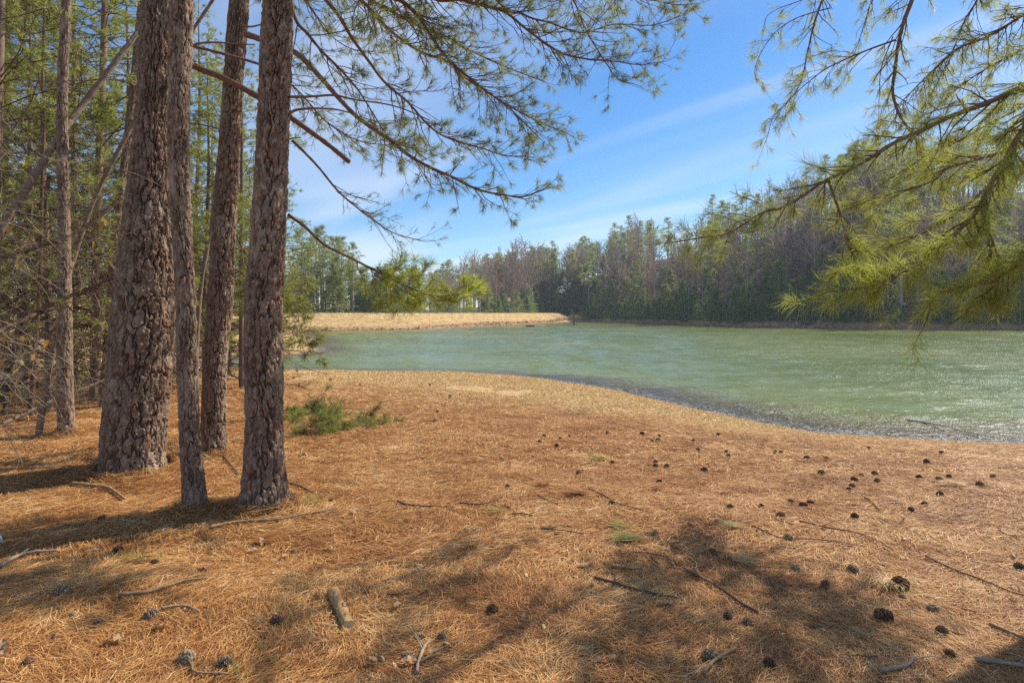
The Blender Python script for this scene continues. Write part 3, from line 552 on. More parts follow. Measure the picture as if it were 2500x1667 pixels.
# ------------------------------------------------------------------ far trees (prototypes at the origin)
def clump(mb, c, R, n, size, up=0.2):
    """leaf-sized faces scattered through one clump"""
    d = nrm(rng.standard_normal((n, 3))); d[:, 2] = np.abs(d[:, 2]) * 0.55 + up * 0.3 - 0.1; d = nrm(d)
    b = np.asarray(c) + d * (rng.random((n, 1)) ** 0.5) * np.asarray(R); dirs = nrm(d + 0.7 * rng.standard_normal((n, 3)))
    blades(mb, b, dirs, size * rng.uniform(0.6, 1.3, n), size * 0.42, tip=0.35)
def far_pine(seed, H=15, crown=0.45, rad=2.3, dens=1.0, fmat='needle_far', gaps=0.25, layers=11):
    random.seed(seed); root = empty('pine_tree', (0, 0, 0)); r0 = H * 0.011
    pts = [(0, 0, -0.6), (0, 0, H * .3), (random.gauss(0, .15), random.gauss(0, .15), H * .65), (random.gauss(0, .25), 0, H * 0.97)]
    tm = MB(); limb_tube(tm, np.array(pts, float), np.array([r0 * 1.2, r0, r0 * .7, r0 * .2]), n=14, S=6); fm = MB()
    cl = []; P = []; R = []
    for k in range(layers):
        t = k / (layers - 1); z = H * (1 - crown + crown * t); prof = (0.35 + 1.0 * (t / 0.3) if t < 0.3 else 1.3 * (1 - (t - 0.3) / 0.74) ** .62) * rad * random.uniform(0.75, 1.15)
        nb = max(2, int(5 - 2 * t)); a0 = random.random() * 6.28
        for j in range(nb):
            if random.random() < gaps: continue
            a = a0 + j * 6.28 / nb + random.gauss(0, .35); L = prof * random.uniform(0.55, 1.1); up = random.uniform(0.05, 0.32) * L
            e = (math.cos(a) * L, math.sin(a) * L, z + up); P.append([(0, 0, z - 0.1), (e[0] * .5, e[1] * .5, z + up * .3), e]); R.append([r0 * .3, r0 * .2, r0 * .07])
            for q in (0.5, 0.8, 1.05):
                cl.append(((e[0] * q + random.gauss(0, .12), e[1] * q + random.gauss(0, .12), z + up * q + random.gauss(0, .3)), (0.50 + 0.28 * L / rad, 0.50 + 0.28 * L / rad, 0.42), int(28 * dens)))
    cl.append(((0, 0, H * .99), (0.35, 0.35, 0.45), int(30 * dens)))
    for k in range(int(H * (1 - crown) * 0.9)):            # dead stubs below the crown
        z = random.uniform(H * .2, H * (1 - crown)); a = random.random() * 6.28; L = random.uniform(.4, 1.4); P.append([(0, 0, z), (math.cos(a) * L * .5, math.sin(a) * L * .5, z + .1 * L), (math.cos(a) * L, math.sin(a) * L, z)]); R.append([r0 * .18, r0 * .12, r0 * .05])
    tubes(tm, np.array(P), np.array(R), 3)
    for c, Rr, n in cl: clump(fm, c, Rr, n, 0.27)
    tm.build('trunk', M['far_trunk'], root); fm.build('crown', M[fmat], root); return Kind(root)
def far_cone(seed, H=7, rad=1.9, fmat='needle_cedar', name='evergreen_tree'):
    random.seed(seed); root = empty(name, (0, 0, 0)); tm = MB(); limb_tube(tm, np.array([(0, 0, -.5), (0, 0, H * .5), (0, 0, H * .95)], float), np.array([.12, .08, .02]), n=8, S=6); fm = MB()
    n = int(H * 11)
    for k in range(n):
        t = (k + random.random()) / n; z = H * (0.04 + 0.93 * t); R_ = rad * (1 - t) ** 0.8 * random.uniform(0.7, 1.18) + 0.12; a = random.random() * 6.28
        for q in (0.45, 0.8, 1.0):
            if random.random() < .12: continue
            clump(fm, (math.cos(a) * R_ * q, math.sin(a) * R_ * q, z - 0.12 * R_ * q + .05), (0.34, 0.34, 0.16), 13, 0.24)
    clump(fm, (0, 0, H), (.12, .12, .35), 20, .22)
    tm.build('trunk', M['far_trunk'], root); fm.build('crown', M[fmat], root); return Kind(root)
def far_bare(seed, H=14, tw='bare_twig', name='bare_tree', leaf=None):
    random.seed(seed); root = empty(name, (0, 0, 0)); r0 = H * 0.0095; lean = random.gauss(0, .3)
    pts = np.array([(0, 0, -.6), (0, 0, H * .35), (lean, 0, H * .7), (lean * 1.5, random.gauss(0, .3), H * .97)]); tm = MB(); P, R = limb_tube(tm, pts, np.array([r0 * 1.1, r0 * .9, r0 * .5, r0 * .12]), n=16, S=6)
    T = Twigs(); o = dict(up=[.12, .12, .10], wander=.12, ang=(22, 50), flat=1.0, space=[1, .42, .6], ratio=(.35, .6), tuft=[1, 1, 1] if leaf else [0, 0, 0], tuft2=.8, t0=.2)
    for k in range(26):
        t = 0.35 + 0.62 * (k + random.random()) / 26; i = int(t * 15); d = Vector((random.gauss(0, 1), random.gauss(0, 1), random.uniform(.6, 1.9))).normalized()
        T.twig(Vector(P[i]), d, H * 0.26 * (1.25 - t) * random.uniform(.7, 1.3) + .8, r0 * .30, 2, o)
    cm = MB(); T.R = (np.array(T.R) * 1.0 + 0.015).tolist(); T.wood(cm)
    tm.build('trunk', M['far_trunk'], root)
    if leaf:
        for t_ in T.T: clump(cm, t_[0], (.3, .3, .25), 4, .2)
    cm.build('crown', M[leaf or tw], root); return Kind(root)
FP = [far_pine(1, 17, .55, 2.9, 1.2), far_pine(2, 18, .5, 2.7, 1.2), far_pine(3, 16, .65, 3.1, 1.2), far_pine(4, 17, .55, 2.6, 1.1, gaps=.35), far_pine(5, 19, .45, 2.8, 1.2)]
FC = [far_cone(11), far_cone(12, 6, 2.1), far_cone(13, 9, 2.3), far_cone(14, 8, 2.6, 'needle_far', 'young_pine')]
FB = [far_bare(21, 16), far_bare(22, 17), far_bare(23, 14), far_bare(24, 16)]
FR = far_bare(31, 11, name='budding_tree', leaf='red_bud')
random.seed(99)
pxof = lambda x, y: CX + F * x / y
def band(px, lims, words_):
    for l_, w_ in zip(lims, words_):
        if px < l_: return w_
    return words_[-1]
def zone_label(what, x, y, off, grp):
    px = pxof(x, y); col = band(px, (1500, 1620, 1750, 1900, 2080, 2260), ('left end', 'left of middle', 'middle', 'right of middle', 'where the overhanging bough begins', 'behind the overhanging boughs', 'far right'))
    row = 'at the foot of' if off < 6 else 'low on' if off < 14 else 'partway up' if off < 25 else 'halfway up' if off < 40 else 'high on' if off < 56 else 'at the crest of'
    return what + ' ' + row + ' the wooded hillside, ' + col, grp
def drop(kind, x, y, sc, lab, cat):
    z = tz(x, y); s = (sc, sc, sc * random.uniform(.92, 1.08))
    return kind.place((x, y, z - 0.05), random.random() * 6.28, s, lab[0], lab[1], cat)
cnt = dict(p=0, b=0, c=0)
# hillside forest: rows set back from the far shore
shore = smooth_poly(LAKE, 8); shore = shore[(shore[:, 1] > 60) & (shore[:, 0] > 14) & (shore[:, 0] < 92)]
ctr = np.array([20.0, 60.0])
rows = [(0.9, 1.5), (2.0, 2.0), (4.5, 2.8), (8, 3.0), (12, 3.3), (16, 3.6), (21, 3.9), (27, 4.3), (34, 4.8), (42, 5.2), (51, 5.8), (62, 6.5), (74, 8)]
seg = np.linalg.norm(np.diff(shore, axis=0), axis=1); cum = np.concatenate([[0], np.cumsum(seg)])
tan_ = nrm(np.gradient(shore, axis=0)); nrmv = np.column_stack([-tan_[:, 1], tan_[:, 0]])
if (nrmv[len(nrmv) // 2] @ (shore[len(shore) // 2] - ctr)) < 0: nrmv = -nrmv
for off, sp in rows:
    t = 0.0
    while t < cum[-1]:
        t += sp * random.uniform(.65, 1.35) * (0.8 if off > 20 else 1); tt = min(t, cum[-1] - .01); i = np.searchsorted(cum, tt) - 1; i = max(0, min(i, len(shore) - 2))
        p = shore[i] + (shore[i + 1] - shore[i]) * (tt - cum[i]) / seg[i] + nrmv[i] * (off + random.gauss(0, off * .10 + .3)); x, y = p
        if y < 50 or pxof(x, y) > 2620 or pxof(x, y) < 1395: continue
        if terrain(np.array([x]), np.array([y]), True)[1][0] < 0.5: continue
        g_ = lambda w_, gr: zone_label(w_, x, y, off, gr)
        if off < 3:
            if cnt['c'] > 230: continue
            drop(random.choice(FC[:3]), x, y, random.uniform(.25, .7), g_('low dense evergreen', 'evergreens along the far shore'), 'evergreen tree'); cnt['c'] += 1
        elif off < 10 and random.random() < 0.6:
            drop(random.choice(FC), x, y, random.uniform(.7, 1.25), g_('bushy evergreen', 'evergreens along the far shore'), 'evergreen tree'); cnt['c'] += 1
        elif random.random() < (0.78 if off < 30 else .55):
            drop(random.choice(FB), x, y, random.uniform(.72, 1.05), g_('bare grey leafless tree', 'leafless trees on the wooded hillside'), 'tree'); cnt['b'] += 1
        else:
            drop(random.choice(FP), x, y, random.uniform(.68, 1.0), g_('tall dark pine', 'pines on the wooded hillside'), 'pine'); cnt['p'] += 1
print('FOREST', cnt)
# trees beyond the dam
def LD_(i, px):
    where = band(px, (640, 740, 820, 900, 1000, 1120, 1240), ('far left of the dam behind the trunks', 'left end of the grassy dam', 'dam, left of the drooping bare bough', 'dam, behind the drooping bare bough', 'dam, behind the bright bough tip', 'middle of the grassy dam', 'dam near the white birdhouse', 'right end of the grassy dam'))
    return [('tall open crowned pine rising beyond the ' + where, 'tall pines beyond the dam'), ('bushy dark evergreen just beyond the ' + where, 'bushy evergreens beyond the dam'), ('bare leafless tree beyond the ' + where, 'leafless trees beyond the dam')][i]
def beyond(px, Y): return (px - CX) / F * Y, Y
def damY(px):   # distance of the crest seen in this photo column
    k = (px - CX) / F; best = 60
    for (ax, ay), (bx, by) in zip(DAM[:-1], DAM[1:]):
        den = (bx - ax) - k * (by - ay)
        t = (k * ay - ax) / den if den else -1
        if 0 <= t <= 1: best = ay + t * (by - ay)
    return best if best > 60 else 153
for k in range(38):      # tall pines, left part
    px = random.choice([random.uniform(560, 840), random.uniform(700, 1000)]); Y = damY(px) + random.uniform(6, 30); tgt = np.interp(px, [560, 700, 760, 830, 900, 960, 1000], [530, 565, 590, 570, 620, 665, 675]) + random.uniform(-15, 60)
    x, y = beyond(px, Y); H = EYE + (HY - tgt) / F * Y - tz(x, y); drop(random.choice(FP), x, y, H / 17.3, LD_(0, px), 'pine')
for k in range(52):      # bushy evergreens right behind the crest
    px = random.uniform(690, 1300); Y = damY(px) + random.uniform(5, 14); tgt = random.uniform(660, 725) if px < 1180 else random.uniform(690, 735)
    x, y = beyond(px, Y); H = EYE + (HY - tgt) / F * Y - tz(x, y); drop(random.choice(FC + [FC[3], FC[3]]), x, y, H / 7.5, LD_(1, px), 'evergreen tree')
for k in range(60):      # bare trees
    px = random.uniform(700, 1420); Y = damY(px) + random.uniform(12, 45); tgt = np.interp(px, [700, 1000, 1060, 1200, 1420], [620, 650, 640, 610, 590]) + random.uniform(-5, 55)
    x, y = beyond(px, Y); H = EYE + (HY - tgt) / F * Y - tz(x, y); drop(random.choice(FB), x, y, H / 15.8, LD_(2, px), 'tree')
for k in range(190):      # woods on the far middle ground
    px = random.uniform(1030, 1600); Y = 162 + random.random() ** 1.3 * 75; crest = np.interp(px, [1030, 1070, 1178, 1240, 1325, 1394, 1456, 1525, 1610], [655, 633, 621, 600, 594, 587, 567, 540, 525]); tgt = crest + random.uniform(-4, 30) + (230 - Y) * .35
    x, y = beyond(px, Y); H = EYE + (HY - tgt) / F * Y - tz(x, y); H = min(max(H, 8), 21); b_ = random.random() < .58; side_ = band(px, (1120, 1200, 1280, 1360, 1440, 1520), ('far left', 'left part', 'left of middle', 'middle', 'right of middle', 'right part', 'far right'))
    drop(random.choice(FB if b_ else FP), x, y, H / (15.8 if b_ else 17.3), (('bare leafless tree' if b_ else 'dark pine') + ' on the far rise beyond the dam end, ' + side_, ('leafless trees' if b_ else 'pines') + ' on the far rise'), 'tree' if b_ else 'pine')
for k in range(85):
    px = random.uniform(1180, 1560); Y = random.uniform(156, 172); x, y = beyond(px, Y)
    drop(random.choice(FC), x, y, random.uniform(.8, 1.5), ('low bushy evergreen at the foot of the far rise, ' + (band(px, (1260, 1340, 1420, 1500), ('left', 'middle left', 'middle', 'middle right', 'right'))) + ' part', 'low evergreens on the far rise'), 'evergreen tree')
x, y = beyond(1213, 150); drop(FR, x, y, 1.5, ('rusty red budding tree standing out among green pines beyond the dam', None), 'tree')
# woods far behind the big trunks on the left
for k in range(34):
    px = random.uniform(-60, 640); Y = random.uniform(70, 120); x, y = beyond(px, Y)
    drop(random.choice(FB + FP[:2]), x, y, random.uniform(.6, .9), ('distant woodland tree glimpsed between the left trunks', 'distant trees behind the left trunks'), 'tree')

# ------------------------------------------------------------------ thicket of young pines behind the left trunks
def young_pine(seed, H=7.0, spread=1.9, green_from=0.15, dens=1.0, r0=0.06, mt='needle_thicket'):
    random.seed(seed); root = empty('young_pine', (0, 0, 0)); tm = MB(); lean = random.gauss(0, .15)
    P, R = limb_tube(tm, np.array([(0, 0, -.15), (lean * .3, 0, H * .3), (lean, random.gauss(0, .1), H * .65), (lean, 0, H)]), np.array([r0 * 1.15, r0 * .9, r0 * .6, r0 * .12]), n=50, S=9)
    tm.build('trunk', M['thin_bark'], root, smooth=True); bm_, nm = MB(), MB(); T = Twigs()
    o = dict(up=[.06, .05, .02], wander=.13, ang=(25, 60), flat=.6, space=[1, .14, .22], ratio=(.3, .5), tuft=[.95, .95, .95], tuft2=.7, t0=.3); od = dict(o, tuft=[0.12, 0.08, .0], space=[1, .15, .3], up=[-.02, -.02, -.02])
    z = 0.5
    while z < H - .2:
        t = z / H; n = random.randint(3, 5); a0 = random.random() * 6.28; L0 = spread * (1 - t) ** .6 * (0.6 + 0.4 * min(1, t / .2))
        for j in range(n):
            a = a0 + j * 6.28 / n + random.gauss(0, .25); i = min(int(t * 50), 49); live = t > green_from + random.gauss(0, .08)
            T.twig(Vector(P[i]), Vector((math.cos(a), math.sin(a), random.uniform(.0, .45))).normalized(), L0 * random.uniform(.6, 1.15), 0.017 * (1.2 - t), 2, o if live else od)
        z += random.uniform(.24, .38)
    T.wood(bm_); bm_.build('crown', M['limb_dark'], root); T.needles(nm, n=int(16 * dens), L=.11, wd=.006, droop=.12, ax=.06); nm.build('needles', M[mt], root); return Kind(root)
YP = [young_pine(41, 8, 2.5, .25, 1.0), young_pine(42, 9.5, 2.8, .36, 1.0, .07), young_pine(43, 7, 2.1, .05, 1.1), young_pine(44, 10.5, 2.7, .5, .95, .075)]
random.seed(5)
def gap(px):
    for lim, w_ in ((40, 'at the left edge'), (150, 'left of the upright thin trunk'), (250, 'between the upright thin trunk and the thickest trunk'), (420, 'behind the thickest trunk'), (510, 'between the slim and the medium trunk'), (610, 'between the medium and the front trunk'), (9999, 'just right of the front trunk')):
        if px < lim: return w_
used_l = []
for k, (px, Y, sc, i) in enumerate([(60, 11, 1, 0), (180, 13, 1.1, 1), (300, 14, 1.0, 3), (420, 15.5, 1.0, 2), (500, 13, .95, 0), (560, 16, .9, 2), (625, 18.5, .9, 0), (10, 16, 1.2, 3), (240, 19, 1.3, 0), (470, 21, 1.3, 3), (-60, 12, 1.2, 1), (530, 27, 1.2, 3), (-120, 15, 1.2, 0), (590, 12.5, .8, 1), (-20, 8.5, 1.0, 3), (230, 10.5, 1.05, 3), (655, 30, .7, 2), (120, 9.5, .9, 0)]):
    x = (px - CX) / F * Y; dist = 'nearest' if Y < 12 else 'mid distance' if Y < 20 else 'farther back'
    used_l.append((dist, gap(px)))
    YP[i].place((x, Y, tz(x, Y)), random.random() * 6.28, sc, (['slim', 'bushy', 'tall', 'leaning', 'ragged'][len([1 for q in used_l if q == (dist, gap(px))]) % 5]) + ' young pine, ' + dist + ', ' + gap(px), 'young green pines in the left thicket', 'young pine')
def pole(name, pix, Y0, Y1, label, w0, w1, mt='thin_bark', seed=0, tw=0, grow=None, cat='tree', lift=0):
    """slender trunk traced through photo points; widths in photo pixels"""
    K = len(pix); pts = np.array([W(a, b, Y0 + (Y1 - Y0) * k / (K - 1)) for k, (a, b) in enumerate(pix)]); rr = np.array([(w0 + (w1 - w0) * k / (K - 1)) / 2 / F * (Y0 + (Y1 - Y0) * k / (K - 1)) for k in range(K)])
    z = tz(pts[0, 0], pts[0, 1])
    if not lift: pts = np.vstack([[pts[0, 0] - (pts[1, 0] - pts[0, 0]) * .05, pts[0, 1], z - .1], pts]); rr = np.append(rr[0] * 1.1, rr)
    root = empty(name, (pts[0, 0], pts[0, 1], z), label, cat); mb = MB(); P, R = limb_tube(mb, pts, rr, S=10, lump=.06)
    if cat == 'tree': child(mb, 'trunk', M[mt], root, smooth=True)
    if tw:
        T = Twigs(); oo = dict(up=[.0, .0, .0], wander=.16, ang=(35, 85), flat=1.0, space=[1, .14, .22], ratio=(.3, .6), tuft=[.25, .2, .1], tuft2=.3, t0=.2)
        for k in range(tw):
            i = random.randint(int(len(P) * .15), len(P) - 2); T.twig(Vector(P[i]), side(Vector(nrm(P[i + 1] - P[i])), (50, 90), 1), random.uniform(.4, 1.3), .007, 2, oo)
        b = MB() if cat == 'tree' else mb; T.wood(b)
        if cat == 'tree': child(b, 'crown', M['limb_dark'], root)

        if T.T: nb = MB(); T.needles(nb, n=14, L=.10, wd=.004, droop=.1); child(nb, 'needles', M['needle_thicket'], root)
    if cat != 'tree': child(mb, 'stem', M[mt], root)
    return root, P
def bark_pole(label, Y, rows, seed, base):
    r, p = px_trunk('pine_tree', Y, rows, seed, label, base, cell=.032, amp=.009, na=90, dz=.012); return r, p
t5, p5 = bark_pole('upright thin pine trunk standing left of the thickest trunk', 7.5, [(0, 152, 172), (204, 141, 164), (408, 141, 166), (560, 143, 170), (720, 142, 173), (886, 141, 175), (1040, 143, 180)], 31, 1066)
t6, p6 = bark_pole('slender trunk leaning right, half hidden behind the thickest pine', 9.8, [(0, 338, 352), (200, 318, 336), (380, 298, 316), (530, 277, 297), (640, 268, 290), (800, 258, 280), (960, 244, 266)], 33, 985)
pole('leaning_tree', [(96, 1052), (118, 907), (143, 805), (171, 654), (178, 637), (229, 490), (314, 322), (390, 190), (480, 60), (560, -60)], 7.4, 8.2, 'long crooked sapling leaning right in front of the upright thin pine', 15, 7, 'thin_bark', tw=18)
pole('leaning_tree', [(-90, 760), (0, 571), (82, 432), (155, 318), (204, 253), (290, 140), (343, 69), (400, -20)], 6.9, 8.4, 'pinkish grey trunk leaning steeply right across the upper left corner', 20, 10, 'thin_bark', tw=16)
pole('leaning_tree', [(8, 960), (40, 830), (70, 700), (98, 560), (120, 430)], 9.0, 9.2, 'dark slanting young trunk at the left edge', 17, 9, 'limb_dark', tw=14)
pole('leaning_tree', [(14, 985), (50, 900), (75, 800), (110, 700), (160, 560)], 8.8, 9.4, 'second dark slanting young trunk near the left edge', 10, 6, 'limb_dark', tw=14)
pole('young_tree', [(76, 997), (86, 846), (98, 682), (102, 500), (108, 300)], 8.8, 8.8, 'thin straight dark stem between the slanting young trunks', 11, 6, 'limb_dark', tw=14)
pole('leaning_tree', [(478, 1020), (480, 850), (492, 690), (515, 560), (530, 420)], 10.5, 10.5, 'thin brown stem showing between the slim and the medium trunk', 12, 7, 'thin_bark', tw=10)
pole('dead_branch', [(-60, 835), (0, 805), (143, 735), (286, 674)], 7.0, 7.6, 'upper of the two dark dead boughs crossing low in the left thicket', 12, 6, 'limb_dark', tw=10, cat='dead branch', lift=1)
pole('dead_branch', [(-80, 850), (0, 808), (80, 770), (143, 747), (290, 665)], 6.6, 7.9, 'lower of the two dark dead boughs crossing low in the left thicket', 14, 6, 'limb_dark', tw=10, cat='dead branch', lift=1)
pole('dead_branch', [(300, 480), (200, 560), (100, 600), (-40, 640)], 8.0, 7.0, 'dead bough sagging left out of the thicket at mid height', 9, 12, 'limb_dark', tw=10, cat='dead branch', lift=1)
pole('fallen_pole', [(0, 1037), (60, 1010), (122, 980), (200, 950), (265, 923)], 8.05, 9.4, 'grey fallen pole lying on the needle floor left of the thickest trunk', 9, 6, 'thin_bark', tw=3, cat='fallen pole', lift=1)
# pale bare brambles hanging into the upper left corner, with a few coloured leaves
for k, (px, py, Y, lab) in enumerate([(-60, 330, 5.0, 'tangle of pale bare twigs with a few orange leaves at the left edge'), (-170, -40, 5.6, 'pale bare twigs drooping from the upper left corner'), (-70, 700, 5.6, 'pale bare brush low at the left edge')]):
    c = W(px, py, Y); z = tz(c[0], Y); root = empty('bare_shrub', (c[0], Y, z), lab, 'shrub'); mb = MB(); top = max(c[2], 1.2)
    P, R = limb_tube(mb, np.array([(c[0] - .1, Y, z - .1), (c[0] - .05, Y + .05, z + top * .5), (c[0], Y, top)]), np.array([.025, .018, .01]), S=7); T = Twigs()
    o = dict(up=[-.03, -.03, -.03], wander=.22, ang=(30, 85), flat=1.0, space=[1, .12, .15], ratio=(.35, .65), tuft=[.04, .03, .02], tuft2=0, t0=.1)
    for j in range(24):
        i = random.randint(int(len(P) * .3), len(P) - 1); T.twig(Vector(P[i]), Vector((random.uniform(.2, 1), random.gauss(0, .7), random.gauss(.05, .6))).normalized(), random.uniform(.6, 1.7), .0045, 2, o)
    T.wood(mb); child(mb, 'stems', M['grey_twig'], root)
    lm = MB(); sel = random.sample(T.P, 12)
    for q in sel:
        b = np.array([q[-1]]); blades(lm, b, np.array([[random.gauss(0, .3), random.gauss(0, .3), -1]]), .07, .035, bend=.15, tip=.15)
    child(lm, 'leaves', M['yellow_leaf'], root)

# ------------------------------------------------------------------ low pine bough beside the front trunk
def bough(label, pix, Y, n, L, name='fallen_bough', mt='needle', wd=.003, gl=.10, h=.03, nn=26, tw=(.15, .4), spread=.5):
    g = [G(a, b) for a, b in pix]; root = empty(name, tuple(g[0]), label, 'pine bough'); pts = np.array([q + [0, 0, h + .02 * (k % 2)] for k, q in enumerate(g)]); mb = MB()
    P, R = limb_tube(mb, pts, np.linspace(.007, .002, len(pts)), S=6); T = Twigs(); o = dict(up=[.01, .01, .01], wander=.15, ang=(20, 60), flat=.25, space=[1, .09, .2], ratio=(.3, .55), tuft=[1, 1, 1], tuft2=.7, t0=.2)
    for k in range(n):
        i = min(len(P) - 2, int(len(P) * random.uniform(.15, 1))); T.twig(Vector(P[i]), side(Vector(nrm(P[i + 1] - P[i - 1])), (20, 65), .3), random.uniform(*tw), .003, 1, o)
    T.wood(mb); child(mb, 'twigs', M['limb_dark'], root); nb = MB(); T.needles(nb, n=nn, L=gl, wd=wd, droop=.15); child(nb, 'needles', M[mt], root); return root
random.seed(8)
bough('low green pine bough spread on the ground right of the front trunk', [(650, 1085), (710, 1070), (780, 1052), (850, 1042), (915, 1035)], 6, 34, 0, mt='needle_mid', h=.05, tw=(.22, .5), gl=.13, wd=.0038)
bough('dark green pine bough tucked behind the front trunk', [(600, 1050), (660, 1030), (720, 1018), (780, 1012)], 7, 26, 0, mt='needle_mid', h=.07, tw=(.25, .5), gl=.13, wd=.004)
# drooping green spray in front of the dam, right of the front trunk
make_limb(t3, [(640, 700), (690, 730), (730, 790), (760, 850)], 7.2, 7.6, .008, .002, dict(OPT_MID, tuft=[1, 1, 1]), f0=.1, gap=.05, tw=(.25, .5), nd=dict(ND, n=26, L=.11, wd=.004), pre=up(p3, 2.2), label='sparse spray of green needles hanging before the dam')
make_limb(t3, [(600, 620), (660, 650), (700, 690), (720, 740)], 7.4, 7.9, .008, .002, dict(OPT_MID, tuft=[1, 1, 1]), f0=.1, gap=.06, tw=(.25, .5), nd=dict(ND, n=22, L=.11, wd=.004), pre=up(p3, 2.8))

# ------------------------------------------------------------------ pine needle litter and dead grass
def scatter(y0, y1, dens, keep=None):
    """points on the ground inside the view wedge"""
    n = int(dens * ((y1 ** 2 - y0 ** 2) * 0.93 + 3.4 * (y1 - y0))); Y = np.sqrt(rng.uniform(y0 ** 2, y1 ** 2, n)); X = rng.uniform(-1, 1, n) * (.93 * Y + 1.7)
    z, d, dd = terrain(X, Y, True); k = d > 0.15
    if keep is not None: k &= keep(X, Y, d)
    return X[k], Y[k], z[k], d[k]
def litter(mb, y0, y1, dens, L, wd, lift, bend=.08, tilt=.10, keep=None):
    X, Y, Z, d = scatter(y0, y1, dens, keep); n = len(X); big = fbm(X, Y, .9, 3, 6) * 9 + rng.normal(0, .55, n); rnd = rng.random(n) < .35
    a = np.where(rnd, rng.uniform(0, 6.28, n), big); t = rng.normal(0, tilt, n); D = np.stack([np.cos(a) * np.cos(t), np.sin(a) * np.cos(t), np.sin(t)], -1)
    # follow the slope of the ground
    e = .1; zx = terrain(X + D[:, 0] * e, Y + D[:, 1] * e) - Z; D[:, 2] += zx / e
    Ln = L * rng.uniform(.6, 1.15, n); B = np.stack([X, Y, Z + rng.random(n) ** 1.5 * lift], -1) - D * Ln[:, None] * .5; B[:, 2] += .002
    blades(mb, B, D, Ln, wd * rng.uniform(.7, 1.3, n), bend=bend, flat=True, tip=.4)
tanf = lambda X, Y: sstep(-0.1, 0.7, (Y - 7.6 - np.clip(2.5 - X, -2, 9) * 0.6) / 5)
mb = MB()
litter(mb, 1.2, 3.6, 19000, .125, .0021, .026, tilt=.12)
litter(mb, 3.6, 6.0, 9500, .13, .0029, .026, tilt=.12)
litter(mb, 6.0, 10, 3000, .14, .0045, .028, keep=lambda X, Y, d: rng.random(len(X)) > tanf(X, Y))
litter(mb, 10, 18, 700, .16, .0075, .03, bend=.1, keep=lambda X, Y, d: rng.random(len(X)) > tanf(X, Y) * .9)
for pp_, rr_ in ((p1, .37), (p2, .11), (p3, .15), (p4, .19), (p5, .10)):      # needles heaped against the trunks
    n = int(2600 * rr_ / .2); cx_, cy_ = pp_[1, 0], pp_[1, 1]; a = rng.uniform(0, 6.283, n); q = rng.random(n) ** 1.6; r_ = rr_ + q * .28; X = cx_ + np.cos(a) * r_; Y = cy_ + np.sin(a) * r_; Z = terrain(X, Y) + rng.random(n) * .09 * (1 - q) ** 1.5 + .012
    b_ = a + math.pi / 2 * np.sign(rng.standard_normal(n)) + rng.normal(0, .6, n); D = np.stack([np.cos(b_), np.sin(b_), rng.normal(0, .25, n)], -1); blades(mb, np.stack([X, Y, Z], -1) - D * .06, D, rng.uniform(.08, .14, n), .003, bend=.08, flat=True, tip=.4)
tag(mb.build('pine_needle_litter', M['litter']), 'rust orange carpet of fallen pine needles on the bank', 'needle litter', kind='stuff')
mb = MB()
for y0, y1, dn, L, wd in ((6, 10, 1500, .07, .006), (10, 16, 1300, .07, .010), (16, 25, 700, .08, .016)):
    X, Y, Z, d = scatter(y0, y1, dn, lambda X, Y, d: rng.random(len(X)) < tanf(X, Y) * (fbm(X, Y, 1.5, 3, 8) > .3)); n = len(X)
    D = nrm(np.stack([rng.normal(0, .9, n), rng.normal(0, .9, n), rng.uniform(.05, .45, n)], -1)); blades(mb, np.stack([X, Y, Z - .004], -1), D, L * rng.uniform(.5, 1.2, n), wd, bend=.1)
tag(mb.build('dead_grass', M['straw']), 'short pale tan dead grass along the sloping bank', 'dead grass', kind='stuff')
# wet debris washed up along the waterline
M['wrack'] = mat_needle('washed_up_debris', [(0, (0.05, 0.028, 0.018)), (0.6, (0.16, 0.085, 0.045)), (1, (0.42, 0.30, 0.18))], (0.3, 0.2, 0.1), 0.1)
mb = MB()
for y0, y1, n, L, wd, dm in ((8.5, 26, 260000, .09, .009, .32), (60, 150, 300000, .5, .10, 1.0)):
    Y = np.sqrt(rng.uniform(y0 ** 2, y1 ** 2, n)); X = rng.uniform(-.9, .95, n) * Y; z, d, dd = terrain(X, Y, True); k = (np.abs(d - .02) < dm * fbm(X, Y, 1.1 if y0 < 20 else 6, 3, 21) * 1.1) & (d > -dm * .5); X, Y, Z = X[k], Y[k], np.maximum(z[k], ZW); n = len(X)
    blades(mb, np.stack([X, Y, Z + .004], -1), nrm(np.stack([rng.normal(0, .9, n), rng.normal(0, .9, n), rng.uniform(.0, .35, n)], -1)), L * rng.uniform(.4, 1.3, n), wd, bend=.1, flat=True)
tag(mb.build('shore_debris', M['wrack']), 'dark wet needles and bark bits washed up along the waterline', 'debris', kind='stuff')
# grass on the dam face and the left field
mb = MB(); n = 90000; Y = rng.uniform(30, 150, n); X = rng.uniform(-.95, .12, n) * Y; z, d, dd = terrain(X, Y, True); k = (d > .5) & ((dd < 8) | (X < -.38 * Y)); X, Y, Z = X[k], Y[k], z[k]; n = len(X)
blades(mb, np.stack([X, Y, Z - .01], -1), nrm(np.stack([rng.normal(0, .6, n), rng.normal(0, .6, n), rng.uniform(.2, .8, n)], -1)), rng.uniform(.12, .3, n), .05)
tag(mb.build('dam_grass', M['bank_grass']), 'brown winter grass covering the dam and left bank', 'dead grass', kind='stuff')

